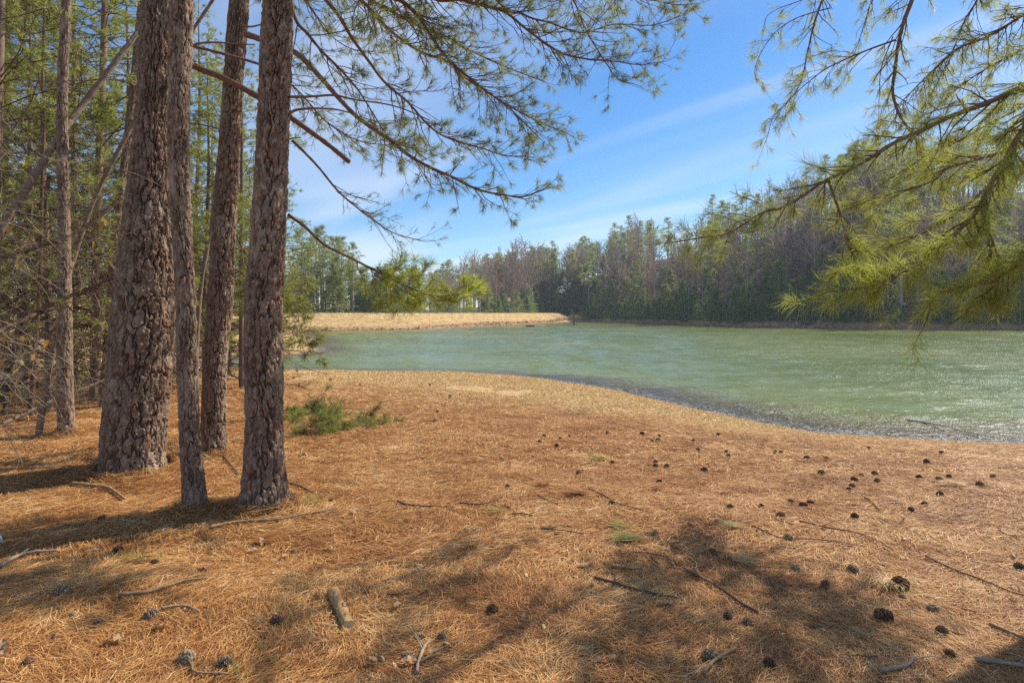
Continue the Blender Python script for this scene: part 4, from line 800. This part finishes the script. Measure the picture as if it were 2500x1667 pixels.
# ------------------------------------------------------------------ pine cones
def make_cone(mt, L=.062, R=.026, openn=1.0, seed=0, name='pine_cone'):
    r_ = np.random.default_rng(seed); mb = MB(); K = 13
    # core
    P, R_ = limb_tube(mb, np.array([(0, 0, 0), (0, 0, L * .5), (0, 0, L)]), np.array([R * .45, R * .5, R * .12]), n=6, S=8)
    rowsn = 9
    for i in range(rowsn):
        t = (i + .5) / rowsn; rr = R * (math.sin(math.pi * (0.16 + 0.78 * t)) ** .75); z = L * t; m = 9 if i < 7 else 6
        for j in range(m):
            a = 6.283 * (j + .5 * (i % 2)) / m + r_.normal(0, .08); el = (0.15 + .75 * t) * (1.15 - .3 * openn) + r_.normal(0, .08); ca, sa = math.cos(a), math.sin(a)
            u = np.array([ca * math.cos(el), sa * math.cos(el), math.sin(el)]); s = np.array([-sa, ca, 0]); up_ = np.cross(u, s); b = np.array([0, 0, z]) + u * R * .25; ln = rr * (0.75 + .35 * openn) ; wd = rr * 6.283 / m * .48; th = R * .13
            tip = b + u * ln; md = b + u * ln * .72
            vv = [b - s * wd * .4, b + s * wd * .4, md + s * wd, tip + s * wd * .5 + up_ * th * .4, tip - s * wd * .5 + up_ * th * .4, md - s * wd]; vv = vv + [q - up_ * th for q in vv]
            f4 = [(0, 1, 2, 5), (5, 2, 3, 4), (7, 6, 11, 8), (8, 11, 10, 9), (1, 7, 8, 2), (2, 8, 9, 3), (3, 9, 10, 4), (4, 10, 11, 5), (5, 11, 6, 0)]
            mb.add(vv, f4=f4)
    o = mb.build(name, M[mt]); return o
CONES = [make_cone('cone_dark', seed=1), make_cone('cone_dark', L=.055, R=.028, openn=1.2, seed=2), make_cone('cone_grey', L=.058, R=.027, seed=3), make_cone('cone_grey', L=.052, R=.03, openn=1.2, seed=4)]
cused = [False] * 4
def cone(px, py, kind, label, group=None, sc=1.0, tilt=None):
    g = G(px, py); i = kind; o = CONES[i] if not cused[i] else CONES[i].copy()
    if cused[i]: C.objects.link(o)
    cused[i] = True; t = random.uniform(1.2, 1.7) if tilt is None else tilt
    for kk in ('group', 'label'):
        if kk in o: del o[kk]
    o.rotation_euler = (t, random.uniform(-.4, .4), random.random() * 6.28); s = sc * random.uniform(.88, 1.12) * (0.62 if g[1] < 5 else 0.68 if g[1] < 8 else .78); o.scale = (s * random.uniform(.88, 1.1), s, s * random.uniform(.85, 1.3))
    d = o.rotation_euler.to_matrix() @ Vector((0, 0, .03 * s)); o.location = Vector(g) + Vector((0, 0, .021 * s + .008)) - Vector((d.x, d.y, d.z))
    tag(o, label, 'pine cone', group); return o
random.seed(12)
z8 = lambda x, y: (1250 + x * .5315, 1000 + y * .5315)     # enlarged lower right view -> photo
z7 = lambda x, y: (x * .5315, 1100 + y * .5315)            # enlarged lower left view -> photo
FARC = ('small dark pine cone far out on the tan slope near the water', 'small dark cones scattered far out on the tan slope')
for x, y in [(147, 130), (128, 158), (224, 140), (206, 177), (263, 130), (440, 116), (596, 118), (676, 132), (674, 146), (643, 153), (945, 122), (852, 196), (984, 204), (995, 222), (1208, 202), (1236, 207), (1352, 232), (1443, 234), (1640, 184), (1975, 207), (835, 150)]: cone(*z8(x, y), random.choice([0, 1]), *FARC, sc=1.05)
for x, y in [(160, 905 + 193), (357, 1153), (537, 1183), (955, 1182), (1075, 1252), (140, 1140), (662, 1292), (983, 1404), (1000, 1345), (168, 1190)]: cone(660 + x * .408, 460 + y * .408, random.choice([0, 1]), 'tiny dark pine cone on the orange slope right of the front trunk', 'tiny cones on the slope right of the front trunk', sc=1.1)
for x, y in [(660, 252), (660, 272), (710, 273), (305, 305), (460, 253), (886, 288), (680, 340)]: cone(*z8(x, y), random.choice([0, 1]), 'dark pine cone in the middle of the slope below the shoreline bend', 'dark cones in the middle of the slope', sc=1.1)
RC = ('dark pine cone in the loose cluster on the right side of the slope', 'dark cones clustered on the right side of the slope')
for x, y in [(1604, 313), (1668, 310), (1678, 345), (1576, 338), (1561, 362), (1548, 382), (1870, 322), (1966, 334), (2008, 320), (1966, 401), (1897, 452), (2150, 357), (2210, 320), (1903, 250), (1575, 507), (1376, 440), (1145, 460), (1002, 462)]: cone(*z8(x, y), random.choice([0, 1]), *RC, sc=1.2)
for (x, y), k, lab, s in [
    ((1424, 302), 1, 'round dark pine cone, farthest left of the right cluster, standing apart', 1.35), ((1283, 438), 0, 'left one of two dark cones lying side by side right of centre', 1.3), ((1343, 454), 0, 'right one of two dark cones lying side by side right of centre', 1.35),
    ((1231, 498), 0, 'long dark cone lying sideways just below the side by side pair', 1.45), ((1832, 478), 0, 'dark cone half buried in needles beside a bent twig', 1.3), ((658, 590), 2, 'upright grey cone beside a yellow green sprig of needles', 1.4),
    ((455, 441), 0, 'dark cone touching a long thin twig left of centre', 1.0), ((1263, 604), 3, 'open spiky grey cone on the twiggy patch right of centre', 1.3), ((918, 672), 0, 'reddish brown cone standing with a sprig of tan needles', 1.3),
    ((1306, 752), 3, 'grey cone in the shade right of centre beside a dark hollow', 1.2), ((1566, 760), 3, 'pale spiky open cone facing up in dappled light', 1.3), ((1435, 828), 1, 'dark spiky cone in shade below the pale spiky cone', 1.2),
    ((1785, 830), 1, 'large dark cone behind a fan of dead tan needles', 1.9), ((1790, 888), 3, 'small grey cone just below the large dark cone', 1.0), ((1930, 944), 3, 'grey open cone in shade near the right edge', 1.3), ((1715, 985), 0, 'big closed brown cone lying in shade at lower right', 1.8),
    ((1083, 1001), 3, 'spiky dark grey cone low in the shade right of centre', 1.3), ((990, 975), 1, 'faint dark cone sunk in needles left of the spiky grey one', 1.1), ((908, 1155), 2, 'pale grey cone at the bottom edge right of centre, scales open', 1.6), ((1183, 1200), 1, 'small dark cone at the bottom edge right of the pale grey one', 1.1),
    ((2008, 1150), 1, 'dark cone at the lower right beside a curved stick', 1.2), ((1975, 1050), 1, 'brown cone sunk in shade at lower right', 1.3), ((2330, 742), 0, 'dark elongated cone cut by the right edge of view', 1.5)]: cone(*z8(x, y), k, lab, None, s)
for (x, y), k, lab, s in [
    ((272, 672), 2, 'grey spiky cone on the left among dead leaves', 1.5), ((712, 535), 1, 'dark open cone left of the long pale stick', 1.2), ((545, 472), 1, 'dark cone in the trunk shadow on the left', 1.2), ((697, 782), 2, 'grey cone beside a curved twig at lower left', 1.3),
    ((458, 803), 3, 'small grey cone left of the cone with the curved twig', 1.0), ((338, 780), 3, 'tiny grey cone farthest left in the lower left row', .8), ((860, 980), 3, 'left one of two round pale cones at the bottom edge', 1.5), ((1028, 1005), 2, 'right one of two round pale cones at the bottom edge', 1.5),
    ((1275, 805), 1, 'dark ragged cone left of the short log', 1.4), ((2262, 755), 0, 'dark cone standing upright right of the short log', 1.5), ((1350, 485), 3, 'small cone above and left of the short log', .9), ((475, 320), 1, 'dark cone in the needles left of the slim trunk', 1.1),
    ((130, 1003), 1, 'dark cone at the lower left corner', 1.2), ((1868, 975), 2, 'broken pale cone by the forked stick at the bottom', 1.1), ((1925, 880), 2, 'grey cone on the upper left fork of the bottom stick', 1.1), ((2030, 885), 2, 'grey cone on the right fork of the bottom stick', 1.1), ((1395, 35), 1, 'dark cone right behind the front trunk', 1.2), ((1518, 245), 1, 'small dark cone right of the green grass tuft', 1.0), ((2330, 180), 1, 'dark cone with dead leaf right of the fallen twigs', 1.0)]: cone(*z7(x, y), k, lab, None, s)

# ------------------------------------------------------------------ sticks, twigs, log, leaves
def stick(pix, r0, r1, label, mt='dark_stick', h=.026, fork=0, name='twig', cat='twig', group=None):
    g = np.array([G(a, b) for a, b in pix]); g[:, 2] += h + r0; mb = MB(); P, R = limb_tube(mb, g, np.linspace(r0, r1, len(g)), n=max(10, len(g) * 6), S=6, lump=.1)
    for k in range(fork):
        i = random.randint(len(P) // 4, len(P) - 3); d = side(Vector(nrm(P[i + 1] - P[i - 1])), (25, 60), .15); L = random.uniform(.08, .28); e = P[i] + np.array(d) * L; e[2] = max(e[2], P[i, 2] - .01)
        limb_tube(mb, np.array([P[i], P[i] * .5 + e * .5 + [0, 0, .01], e]), np.array([R[i] * .6, R[i] * .45, R[i] * .25]), n=6, S=5)
    c = P.mean(0); o = mb.build(name, M[mt], smooth=True, origin=tuple(c)); return tag(o, label, cat, group)
random.seed(3)
S8 = [([(1105, 550), (1160, 580), (1240, 608), (1380, 618), (1500, 628), (1600, 650)], .005, .002, 'long thin dark twig crossing the right middle ground', 'dark_stick', 3), ([(1320, 530), (1430, 560), (1560, 580), (1640, 605), (1750, 660)], .006, .002, 'forked dark twig above and right of the long thin one', 'dark_stick', 4),
  ([(1130, 965), (1060, 920), (960, 850), (860, 790), (760, 735), (700, 700), (600, 684), (500, 686)], .008, .0025, 'long arched branch bare of bark running down toward the lower middle', 'dark_stick', 5), ([(380, 795), (470, 825), (560, 850), (640, 875), (760, 895)], .009, .005, 'straight dark stick in the shade left of the arched branch', 'dark_stick', 1),
  ([(470, 830), (475, 800), (455, 760), (420, 728)], .005, .002, 'small bent twig rising beside the straight dark stick', 'dark_stick', 1), ([(460, 748), (530, 752), (600, 762)], .011, .008, 'short thick dead stick above the straight dark stick', 'pale_stick', 0),
  ([(130, 566), (220, 574), (325, 592)], .006, .003, 'thin dark twig left of the yellow green sprig', 'dark_stick', 1), ([(350, 378), (420, 410), (480, 445), (560, 470), (645, 495)], .006, .002, 'slender dark twig beside a patch of rusty needles', 'dark_stick', 2),
  ([(120, 410), (165, 435), (210, 452)], .005, .003, 'short dark twig at the left of the slope', 'dark_stick', 0), ([(0, 497), (45, 494), (95, 505)], .006, .004, 'short twig in the middle of the picture', 'dark_stick', 1), ([(695, 640), (680, 615), (640, 588), (590, 592), (545, 625)], .006, .003, 'curled twig holding the upright grey cone', 'pale_stick', 1),
  ([(1620, 422), (1650, 440), (1690, 482)], .008, .005, 'short pale stick among the right cluster of cones', 'pale_stick', 0), ([(1680, 515), (1720, 532), (1770, 558)], .005, .003, 'short pale sliver below the short pale stick', 'pale_stick', 0), ([(935, 530), (1000, 545), (1050, 556)], .004, .003, 'tiny twig left of the green sprig', 'dark_stick', 0),
  ([(2235, 560), (2260, 590), (2330, 612)], .005, .003, 'thin curved twig near the right edge', 'dark_stick', 1), ([(1900, 700), (2030, 760), (2160, 810), (2260, 850), (2352, 885)], .006, .003, 'long faint twig running off the right edge', 'dark_stick', 2), ([(2130, 1180), (2220, 1195), (2352, 1215)], .012, .008, 'grey stick at the lower right corner', 'grey_twig', 1),
  ([(880, 1250), (915, 1205), (960, 1170), (1030, 1130)], .009, .005, 'crooked brown stick at the bottom beside the pale grey cone', 'pale_stick', 1), ([(1690, 1235), (1760, 1225), (1820, 1210), (1850, 1170)], .010, .006, 'curved grey stick at the bottom right', 'grey_twig', 1), ([(2195, 1020), (2260, 1045), (2352, 1085)], .012, .008, 'pale peeled stick near the lower right edge', 'pale_stick', 0),
  ([(1187, 503), (1230, 532), (1290, 548)], .005, .003, 'short dark twig under the long sideways cone', 'dark_stick', 0), ([(810, 568), (850, 582), (890, 592)], .004, .003, 'tiny dark twig in the middle of the slope', 'dark_stick', 0)]
for pix, a, b, lab, mt, fk in S8: stick([z8(*q) for q in pix], a, b, lab, mt, fork=fk)
S7 = [([(545, 695), (620, 690), (680, 678), (760, 655), (840, 630), (900, 618), (955, 615)], .011, .006, 'long pale bare stick lying in the lower left', 'pale_stick', 1), ([(960, 375), (1050, 358), (1150, 348), (1270, 338), (1400, 318), (1480, 300), (1555, 285)], .011, .006, 'long brown stick on the needles in front of the front trunk', 'pale_stick', 2),
  ([(330, 172), (420, 182), (490, 192), (530, 212), (570, 242)], .016, .010, 'crooked brown branch piece between the thickest and the slim trunk', 'pale_stick', 1), ([(0, 104), (80, 98), (200, 94), (340, 88)], .012, .006, 'straight grey stick left of the thickest trunk base', 'grey_twig', 1), ([(1020, 32), (1050, 70), (1098, 130)], .009, .006, 'reddish stick leaning to the front trunk base', 'dark_stick', 0),
  ([(1310, 165), (1370, 180), (1440, 215)], .008, .005, 'dark stick poking out right of the front trunk base', 'dark_stick', 0), ([(740, 752), (800, 742), (860, 748), (910, 768)], .007, .004, 'curved grey twig at lower left beside a cone', 'grey_twig', 0), ([(1915, 1060), (1920, 1010), (1945, 950), (1975, 900)], .009, .006, 'forked pale stick standing at the bottom middle', 'grey_twig', 3),
  ([(1040, 1063), (900, 1055), (880, 1020), (855, 985)], .006, .004, 'twig joining the two pale cones at the bottom', 'pale_stick', 0), ([(1825, 252), (1880, 268), (1990, 274)], .008, .005, 'short forked brown twig in the upper middle of the needle floor', 'dark_stick', 2), ([(2110, 262), (2200, 262), (2260, 252), (2320, 228)], .007, .003, 'thin forked twig right of the short brown one', 'dark_stick', 2),
  ([(1780, 690), (1850, 682), (1900, 678)], .006, .004, 'short twig right of the log', 'dark_stick', 1), ([(0, 560), (60, 525), (140, 495), (270, 488)], .014, .008, 'shaded grey crooked branch at the left edge', 'grey_twig', 1), ([(1930, 115), (1970, 105), (2020, 85)], .006, .004, 'pale short twig high on the needle floor', 'pale_stick', 0)]
for pix, a, b, lab, mt, fk in S7: stick([z7(*q) for q in pix], a, b, lab, mt, fork=fk)
for k in range(22):
    px = random.uniform(0, 2500); py = random.uniform(1120, 1640); a = random.uniform(-.5, .5); L = random.uniform(15, 60); mt = random.choice(['dark_stick', 'pale_stick', 'dark_stick'])
    stick([(px, py), (px + L * .5 * math.cos(a), py + L * .25 * math.sin(a) + random.uniform(-3, 3)), (px + L * math.cos(a), py + L * .5 * math.sin(a))], .004, .0025, 'small broken twig lost among the fallen needles', mt, group='small broken twigs in the needle litter')
# short log
def short_log():
    A = G(*z7(1528, 672)); B = G(*z7(1600, 832)); A[2] += .025; B[2] += .03; root = empty('log', tuple((A + B) / 2), 'short round log with peeling tan bark lying on the needles near the bottom', 'log'); mb = MB()
    d = nrm(B - A); r = .027; n = 60; S = 28; t = np.linspace(0, 1, n); th = np.arange(S) * 2 * np.pi / S; U = nrm(np.cross(d, [0, 0, 1.])); V = np.cross(d, U)
    TT, TH = np.meshgrid(t, th, indexing='ij'); e, idr = vor(TH / 6.283 * 9, TT * 8 + 3, 9, 77); rr = r * (1 + .22 * sstep(0, .2, e) * (0.3 + idr) + .08 * (fbm(np.cos(TH) * 2, TT * 5 + np.sin(TH), 1, 2) - .5)) * (1 - .07 * TT)
    v = (A[None, None] + d * (np.linalg.norm(B - A) * TT)[..., None] + rr[..., None] * (np.cos(TH)[..., None] * U + np.sin(TH)[..., None] * V)); i = np.arange(n * S).reshape(n, S); j = np.roll(i, -1, 1)
    mb.add(v.reshape(-1, 3), f4=np.stack([i[:-1], j[:-1], j[1:], i[1:]], -1).reshape(-1, 4)); child(mb, 'bark', M['log'], root, smooth=True)
    for e_, s_, q in ((A, 0, -1), (B, -1, 1)):
        cm = MB(); ring = v[s_] + d * .001 * q; c = ring.mean(0) + d * .003 * q; cm.add(np.vstack([ring, c]), f3=[(k, (k + 1) % S, S) for k in range(S)]); child(cm, 'cut_end', M['cut'], root)
short_log()
# splintered grey stump piece at the left edge
g = G(4, 1330); mb = MB(); root = empty('stump', tuple(g), 'splintered grey piece of old wood cut by the left edge', 'stump')
limb_tube(mb, np.array([g + [-.22, 0.02, .04], g + [-.1, 0, .09], g + [.03, -.02, .02]]), np.array([.03, .035, .012]), S=12, lump=.2); child(mb, 'wood', M['drift'], root)
# dead leaves
def leaf(i):
    r_ = np.random.default_rng(i); n = 9; t = np.linspace(0, 1, n); w_ = .5 * np.sin(np.pi * t) ** .7 * (1 + .35 * np.sin(t * 19)) * .035; z = .012 * np.sin(t * 3.1) + .004 * r_.standard_normal(n); L = .075
    v = np.concatenate([np.stack([t * L, -w_, z + .006], -1), np.stack([t * L, 0 * t, z], -1), np.stack([t * L, w_, z + .008], -1)]); f = [(k, k + 1, n + k + 1, n + k) for k in range(n - 1)] + [(n + k, n + k + 1, 2 * n + k + 1, 2 * n + k) for k in range(n - 1)]
    mb = MB(); mb.add(v, f4=f); return mb.build('dead_leaf', M['leaf'])
LV = [leaf(1), leaf(2), leaf(3)]; lu = [0] * 3; random.seed(44)
for k in range(46):
    i = k % 3; o = LV[i] if not lu[i] else LV[i].copy()
    if lu[i]: C.objects.link(o)
    lu[i] = 1; px = random.choice([random.uniform(0, 1100), random.uniform(0, 2500)]); py = random.uniform(1230, 1640); g = G(px, py); o.location = (g[0], g[1], g[2] + .028); o.rotation_euler = (random.gauss(0, .35), random.gauss(0, .35), random.random() * 6.28); s = random.uniform(.7, 1.15); o.scale = (s,) * 3
    tag(o, 'curled dry brown leaf lying among the fallen needles', 'leaf', 'dry leaves in the needle litter')
random.seed(17); chip0 = None
for k in range(22):
    g = G(random.uniform(100, 2450), random.uniform(1150, 1640))
    if chip0 is None:
        mb = MB(); limb_tube(mb, np.array([(-.022, 0, 0), (0, .002, .004), (.024, 0, 0)]), np.array([.006, .009, .003]), n=6, S=6, lump=.2); chip0 = o = mb.build('wood_chip', M['cut'])
    else: o = chip0.copy(); C.objects.link(o)
    o.location = (g[0], g[1], g[2] + .024); o.rotation_euler = (random.gauss(0, .2), random.gauss(0, .2), random.random() * 6.28); o.scale = (random.uniform(.6, 1.2), random.uniform(.6, 1.3), .5); tag(o, 'small pale chip of bark or wood lying on the needles', 'wood chip', 'pale wood chips in the litter')
# sprigs of green, yellow and rusty needles
def sprig(px, py, label, mt, n, L, name='needle_sprig', ang=None, spread=.6, h=.012, wd=.0024):
    g = G(px, py) + [0, 0, .035]; a0 = random.random() * 6.28 if ang is None else ang; a = rng.normal(a0, spread, n); D = np.stack([np.cos(a), np.sin(a), rng.normal(.10, .12, n)], -1); B = g + np.stack([rng.normal(0, .025, n), rng.normal(0, .025, n), rng.random(n) * h], -1)
    mb = MB(); blades(mb, B, D, L * rng.uniform(.6, 1.1, n), wd * max(1, g[1] / 4.5), bend=.08, flat=True); o = mb.build(name, M[mt], origin=tuple(g)); return tag(o, label, 'needle sprig' if name == 'needle_sprig' else 'grass tuft')
random.seed(61)
sp = [(*z8(560, 610), 'yellow green fan of pine needles attached to the curled twig', 'green', 150, .20, 3.3), (*z8(520, 560), 'thin yellow needle fan above the curled twig', 'green', 70, .15, 2.6), (*z8(165, 355), 'rusty orange needle fan at the left of the slope', 'rust_needle', 90, .15, 3.4), (*z8(330, 400), 'broad rusty needle fan beside the slender dark twig', 'rust_needle', 160, .18, 2.8), (*z8(640, 380), 'pale orange needle sprig in the middle of the slope', 'rust_needle', 60, .18, 0.1),
  (*z8(960, 400), 'small rusty needle patch right of the middle', 'rust_needle', 50, .12, 0.5), (*z8(1040, 560), 'small green sprig on the twiggy patch', 'green', 60, .13, 3.0), (*z8(430, 240), 'greenish needle sprig beside a cone near the middle', 'green', 60, .20, 3.0), (*z8(1780, 440), 'tan needle fan beside the half buried cone', 'rust_needle', 70, .16, 2.8), (*z8(1740, 810), 'large fan of dead tan needles before the large dark cone', 'straw', 130, .17, 4.0),
  (*z8(1030, 710), 'tan needle sprig beside the reddish brown cone', 'straw', 90, .16, 5.5), (*z8(2060, 362), 'tan needle sprig high on the right slope', 'straw', 70, .2, 3.0), (*z8(720, 870), 'pale green wisps of needles above the arched branch shade', 'green', 30, .14, 3.6), (*z7(1180, 440), 'bright rusty needle streak in front of the front trunk', 'rust_needle', 120, .2, 0.2), (*z7(2300, 300), 'greenish streak of needles at the upper middle of the needle floor', 'green', 40, .16, 3.0)]
for px, py, lab, mt, n, L, a in sp: sprig(px, py, lab, mt, n, L, ang=a, spread=.35)
gt = [(755, 1232, 'bright green grass tuft right of the front trunk base', 120, .10), (330, 1370, 'sparse green grass tuft in the left shade', 60, .11), (215, 1415, 'small sprig of green grass near the left sticks', 30, .11), (1245 - 640, 1655, 'thin green blades at the bottom edge', 30, .12)]
for px, py, lab, n, L in gt:
    g = G(px, py); D = np.stack([rng.normal(0, .5, n), rng.normal(0, .5, n), rng.uniform(.35, 1, n)], -1); B = g + np.stack([rng.normal(0, .075, n), rng.normal(0, .035, n), np.full(n, .005)], -1); mb = MB(); blades(mb, B, D, L * rng.uniform(.5, 1.1, n), .003, bend=.12); tag(mb.build('grass_tuft', M['green'], origin=tuple(g)), lab, 'grass tuft')

# ------------------------------------------------------------------ pond furniture
g = W(1401, 795, 2.2 * F / (795 - HY + .01)); Yp = 105.; x0 = (1401 - CX) / F * Yp; mb = MB(); limb_tube(mb, np.array([(x0, Yp, ZW - .6), (x0 + .02, Yp, ZW + .5), (x0, Yp, ZW + 1.75)]), np.array([.22, .21, .20]), S=10); root = empty('post', (x0, Yp, ZW), 'dark wooden post standing in the pond near the end of the dam', 'post'); child(mb, 'shaft', M['dark_stick'], root)
cm = MB(); limb_tube(cm, np.array([(x0, Yp, ZW + 1.75), (x0, Yp, ZW + 1.82)]), np.array([.25, .22]), n=3, S=10); child(cm, 'cap', M['limb_dark'], root)
Yp = 92.; x0 = (1295 - CX) / F * Yp; root = empty('float', (x0, Yp, ZW), 'low dark plank float lying on the water off the dam', 'float')
for k in range(3):
    mb = MB(); limb_tube(mb, np.array([(x0 - .7 + .03 * k, Yp + .32 * k, ZW + .10), (x0, Yp + .32 * k, ZW + .13), (x0 + .7, Yp + .32 * k, ZW + .10)]), np.array([.12, .13, .12]), n=8, S=8); child(mb, 'plank', M['dark_stick'], root)
Yp = damY(1243) + 3.; x0 = (1243 - CX) / F * Yp; z0 = tz(x0, Yp); root = empty('birdhouse', (x0, Yp, z0), 'small white birdhouse on a thin pole above the dam', 'birdhouse'); zt = EYE + (HY - 735) / F * Yp
mb = MB(); limb_tube(mb, np.array([(x0, Yp, z0 - .3), (x0, Yp, (z0 + zt) / 2), (x0, Yp, zt)]), np.array([.07, .06, .06]), n=6, S=8); child(mb, 'pole', M['far_trunk'], root)
bm_ = MB(); h_ = .32
bx = [(x0 + a * .34, Yp + b * .3, zt + c) for a, b, c in ((-1, -1, 0), (1, -1, 0), (1, 1, 0), (-1, 1, 0), (-1, -1, .55), (1, -1, .55), (1, 1, .55), (-1, 1, .55), (0, -1, .85), (0, 1, .85))]
bm_.add(bx, f4=[(0, 1, 5, 4), (1, 2, 6, 5), (2, 3, 7, 6), (3, 0, 4, 7), (0, 3, 2, 1)], f3=[(4, 5, 8), (6, 7, 9)]); child(bm_, 'box', M['white'], root)
rm = MB(); rm.add([(x0 - .42, Yp - .36, zt + .50), (x0, Yp - .36, zt + .89), (x0 + .42, Yp - .36, zt + .50), (x0 - .42, Yp + .36, zt + .50), (x0, Yp + .36, zt + .89), (x0 + .42, Yp + .36, zt + .50)], f4=[(0, 1, 4, 3), (1, 2, 5, 4)]); child(rm, 'roof', M['white'], root)
# driftwood at the near shore and fallen trees across the pond
def drift(label, pts, r, nt_, name='driftwood', mt='drift', tw=(.2, .6), lv=1):
    root = empty(name, tuple(pts[0]), label, 'driftwood'); mb = MB(); P, R = limb_tube(mb, np.array(pts, float), np.linspace(r, r * .3, len(pts)), S=7); T = Twigs(); o = dict(up=[.02, .02, .02], wander=.2, ang=(30, 75), flat=.5, space=[1, .3, .3], ratio=(.35, .6), tuft=[0, 0, 0], t0=.2)
    for k in range(nt_): i = random.randint(len(P) // 5, len(P) - 2); T.twig(Vector(P[i]), side(Vector(nrm(P[i + 1] - P[i - 1])), (30, 80), .5), random.uniform(*tw), r * .3, lv, o)
    T.wood(mb); child(mb, 'stem', M[mt], root)
def onw(px, py, dz=0): Y = 2.2 * F / (py - HY); return [(px - CX) / F * Y, Y, ZW + dz]
random.seed(71)
drift('pale forked driftwood branch lying in the shallows at the right', [onw(2215, 1025, .01), onw(2290, 1040, .03), onw(2350, 1058, .05), onw(2420, 1075, .06)], .022, 9, tw=(.15, .5))
drift('thin twiggy driftwood by the right shore', [onw(2160, 1045, .0), onw(2250, 1050, .03), onw(2330, 1068, .03)], .012, 9, tw=(.15, .4))
for k, (px, lab) in enumerate([(1975, 'grey fallen tree top trailing into the water at the far shore'), (2035, 'second grey fallen tree beside it at the far shore, right of the first')]):
    Y = 84; c = np.array([(px - CX) / F * Y, Y, ZW]); drift(lab, [c + [0, 3.5, 1.2], c + [-1, 1, .7], c + [-3, -1.2, .3], c + [-4.6, -2.0, .05]], .10, 26, name='fallen_tree', tw=(.8, 2.0))

# ------------------------------------------------------------------ haze: thin even air between the near bank and the far woods
hm, nt, o = mat('haze'); pv = N(nt, 'ShaderNodeVolumePrincipled'); pv.inputs['Color'].default_value = (0.80, 0.88, 1.0, 1); pv.inputs['Density'].default_value = 0.0005; pv.inputs['Anisotropy'].default_value = 0.0; L_(nt, pv.outputs[0], o.inputs['Volume'])
hb = MB(); x0, x1, y0, y1, z0, z1 = -292, 345, -16, 345, -6, 62
hb.add([(x0, y0, z0), (x1, y0, z0), (x1, y1, z0), (x0, y1, z0), (x0, y0, z1), (x1, y0, z1), (x1, y1, z1), (x0, y1, z1)], f4=[(0, 3, 2, 1), (4, 5, 6, 7), (0, 1, 5, 4), (1, 2, 6, 5), (2, 3, 7, 6), (3, 0, 4, 7)])
tag(hb.build('haze', hm), kind='stuff')
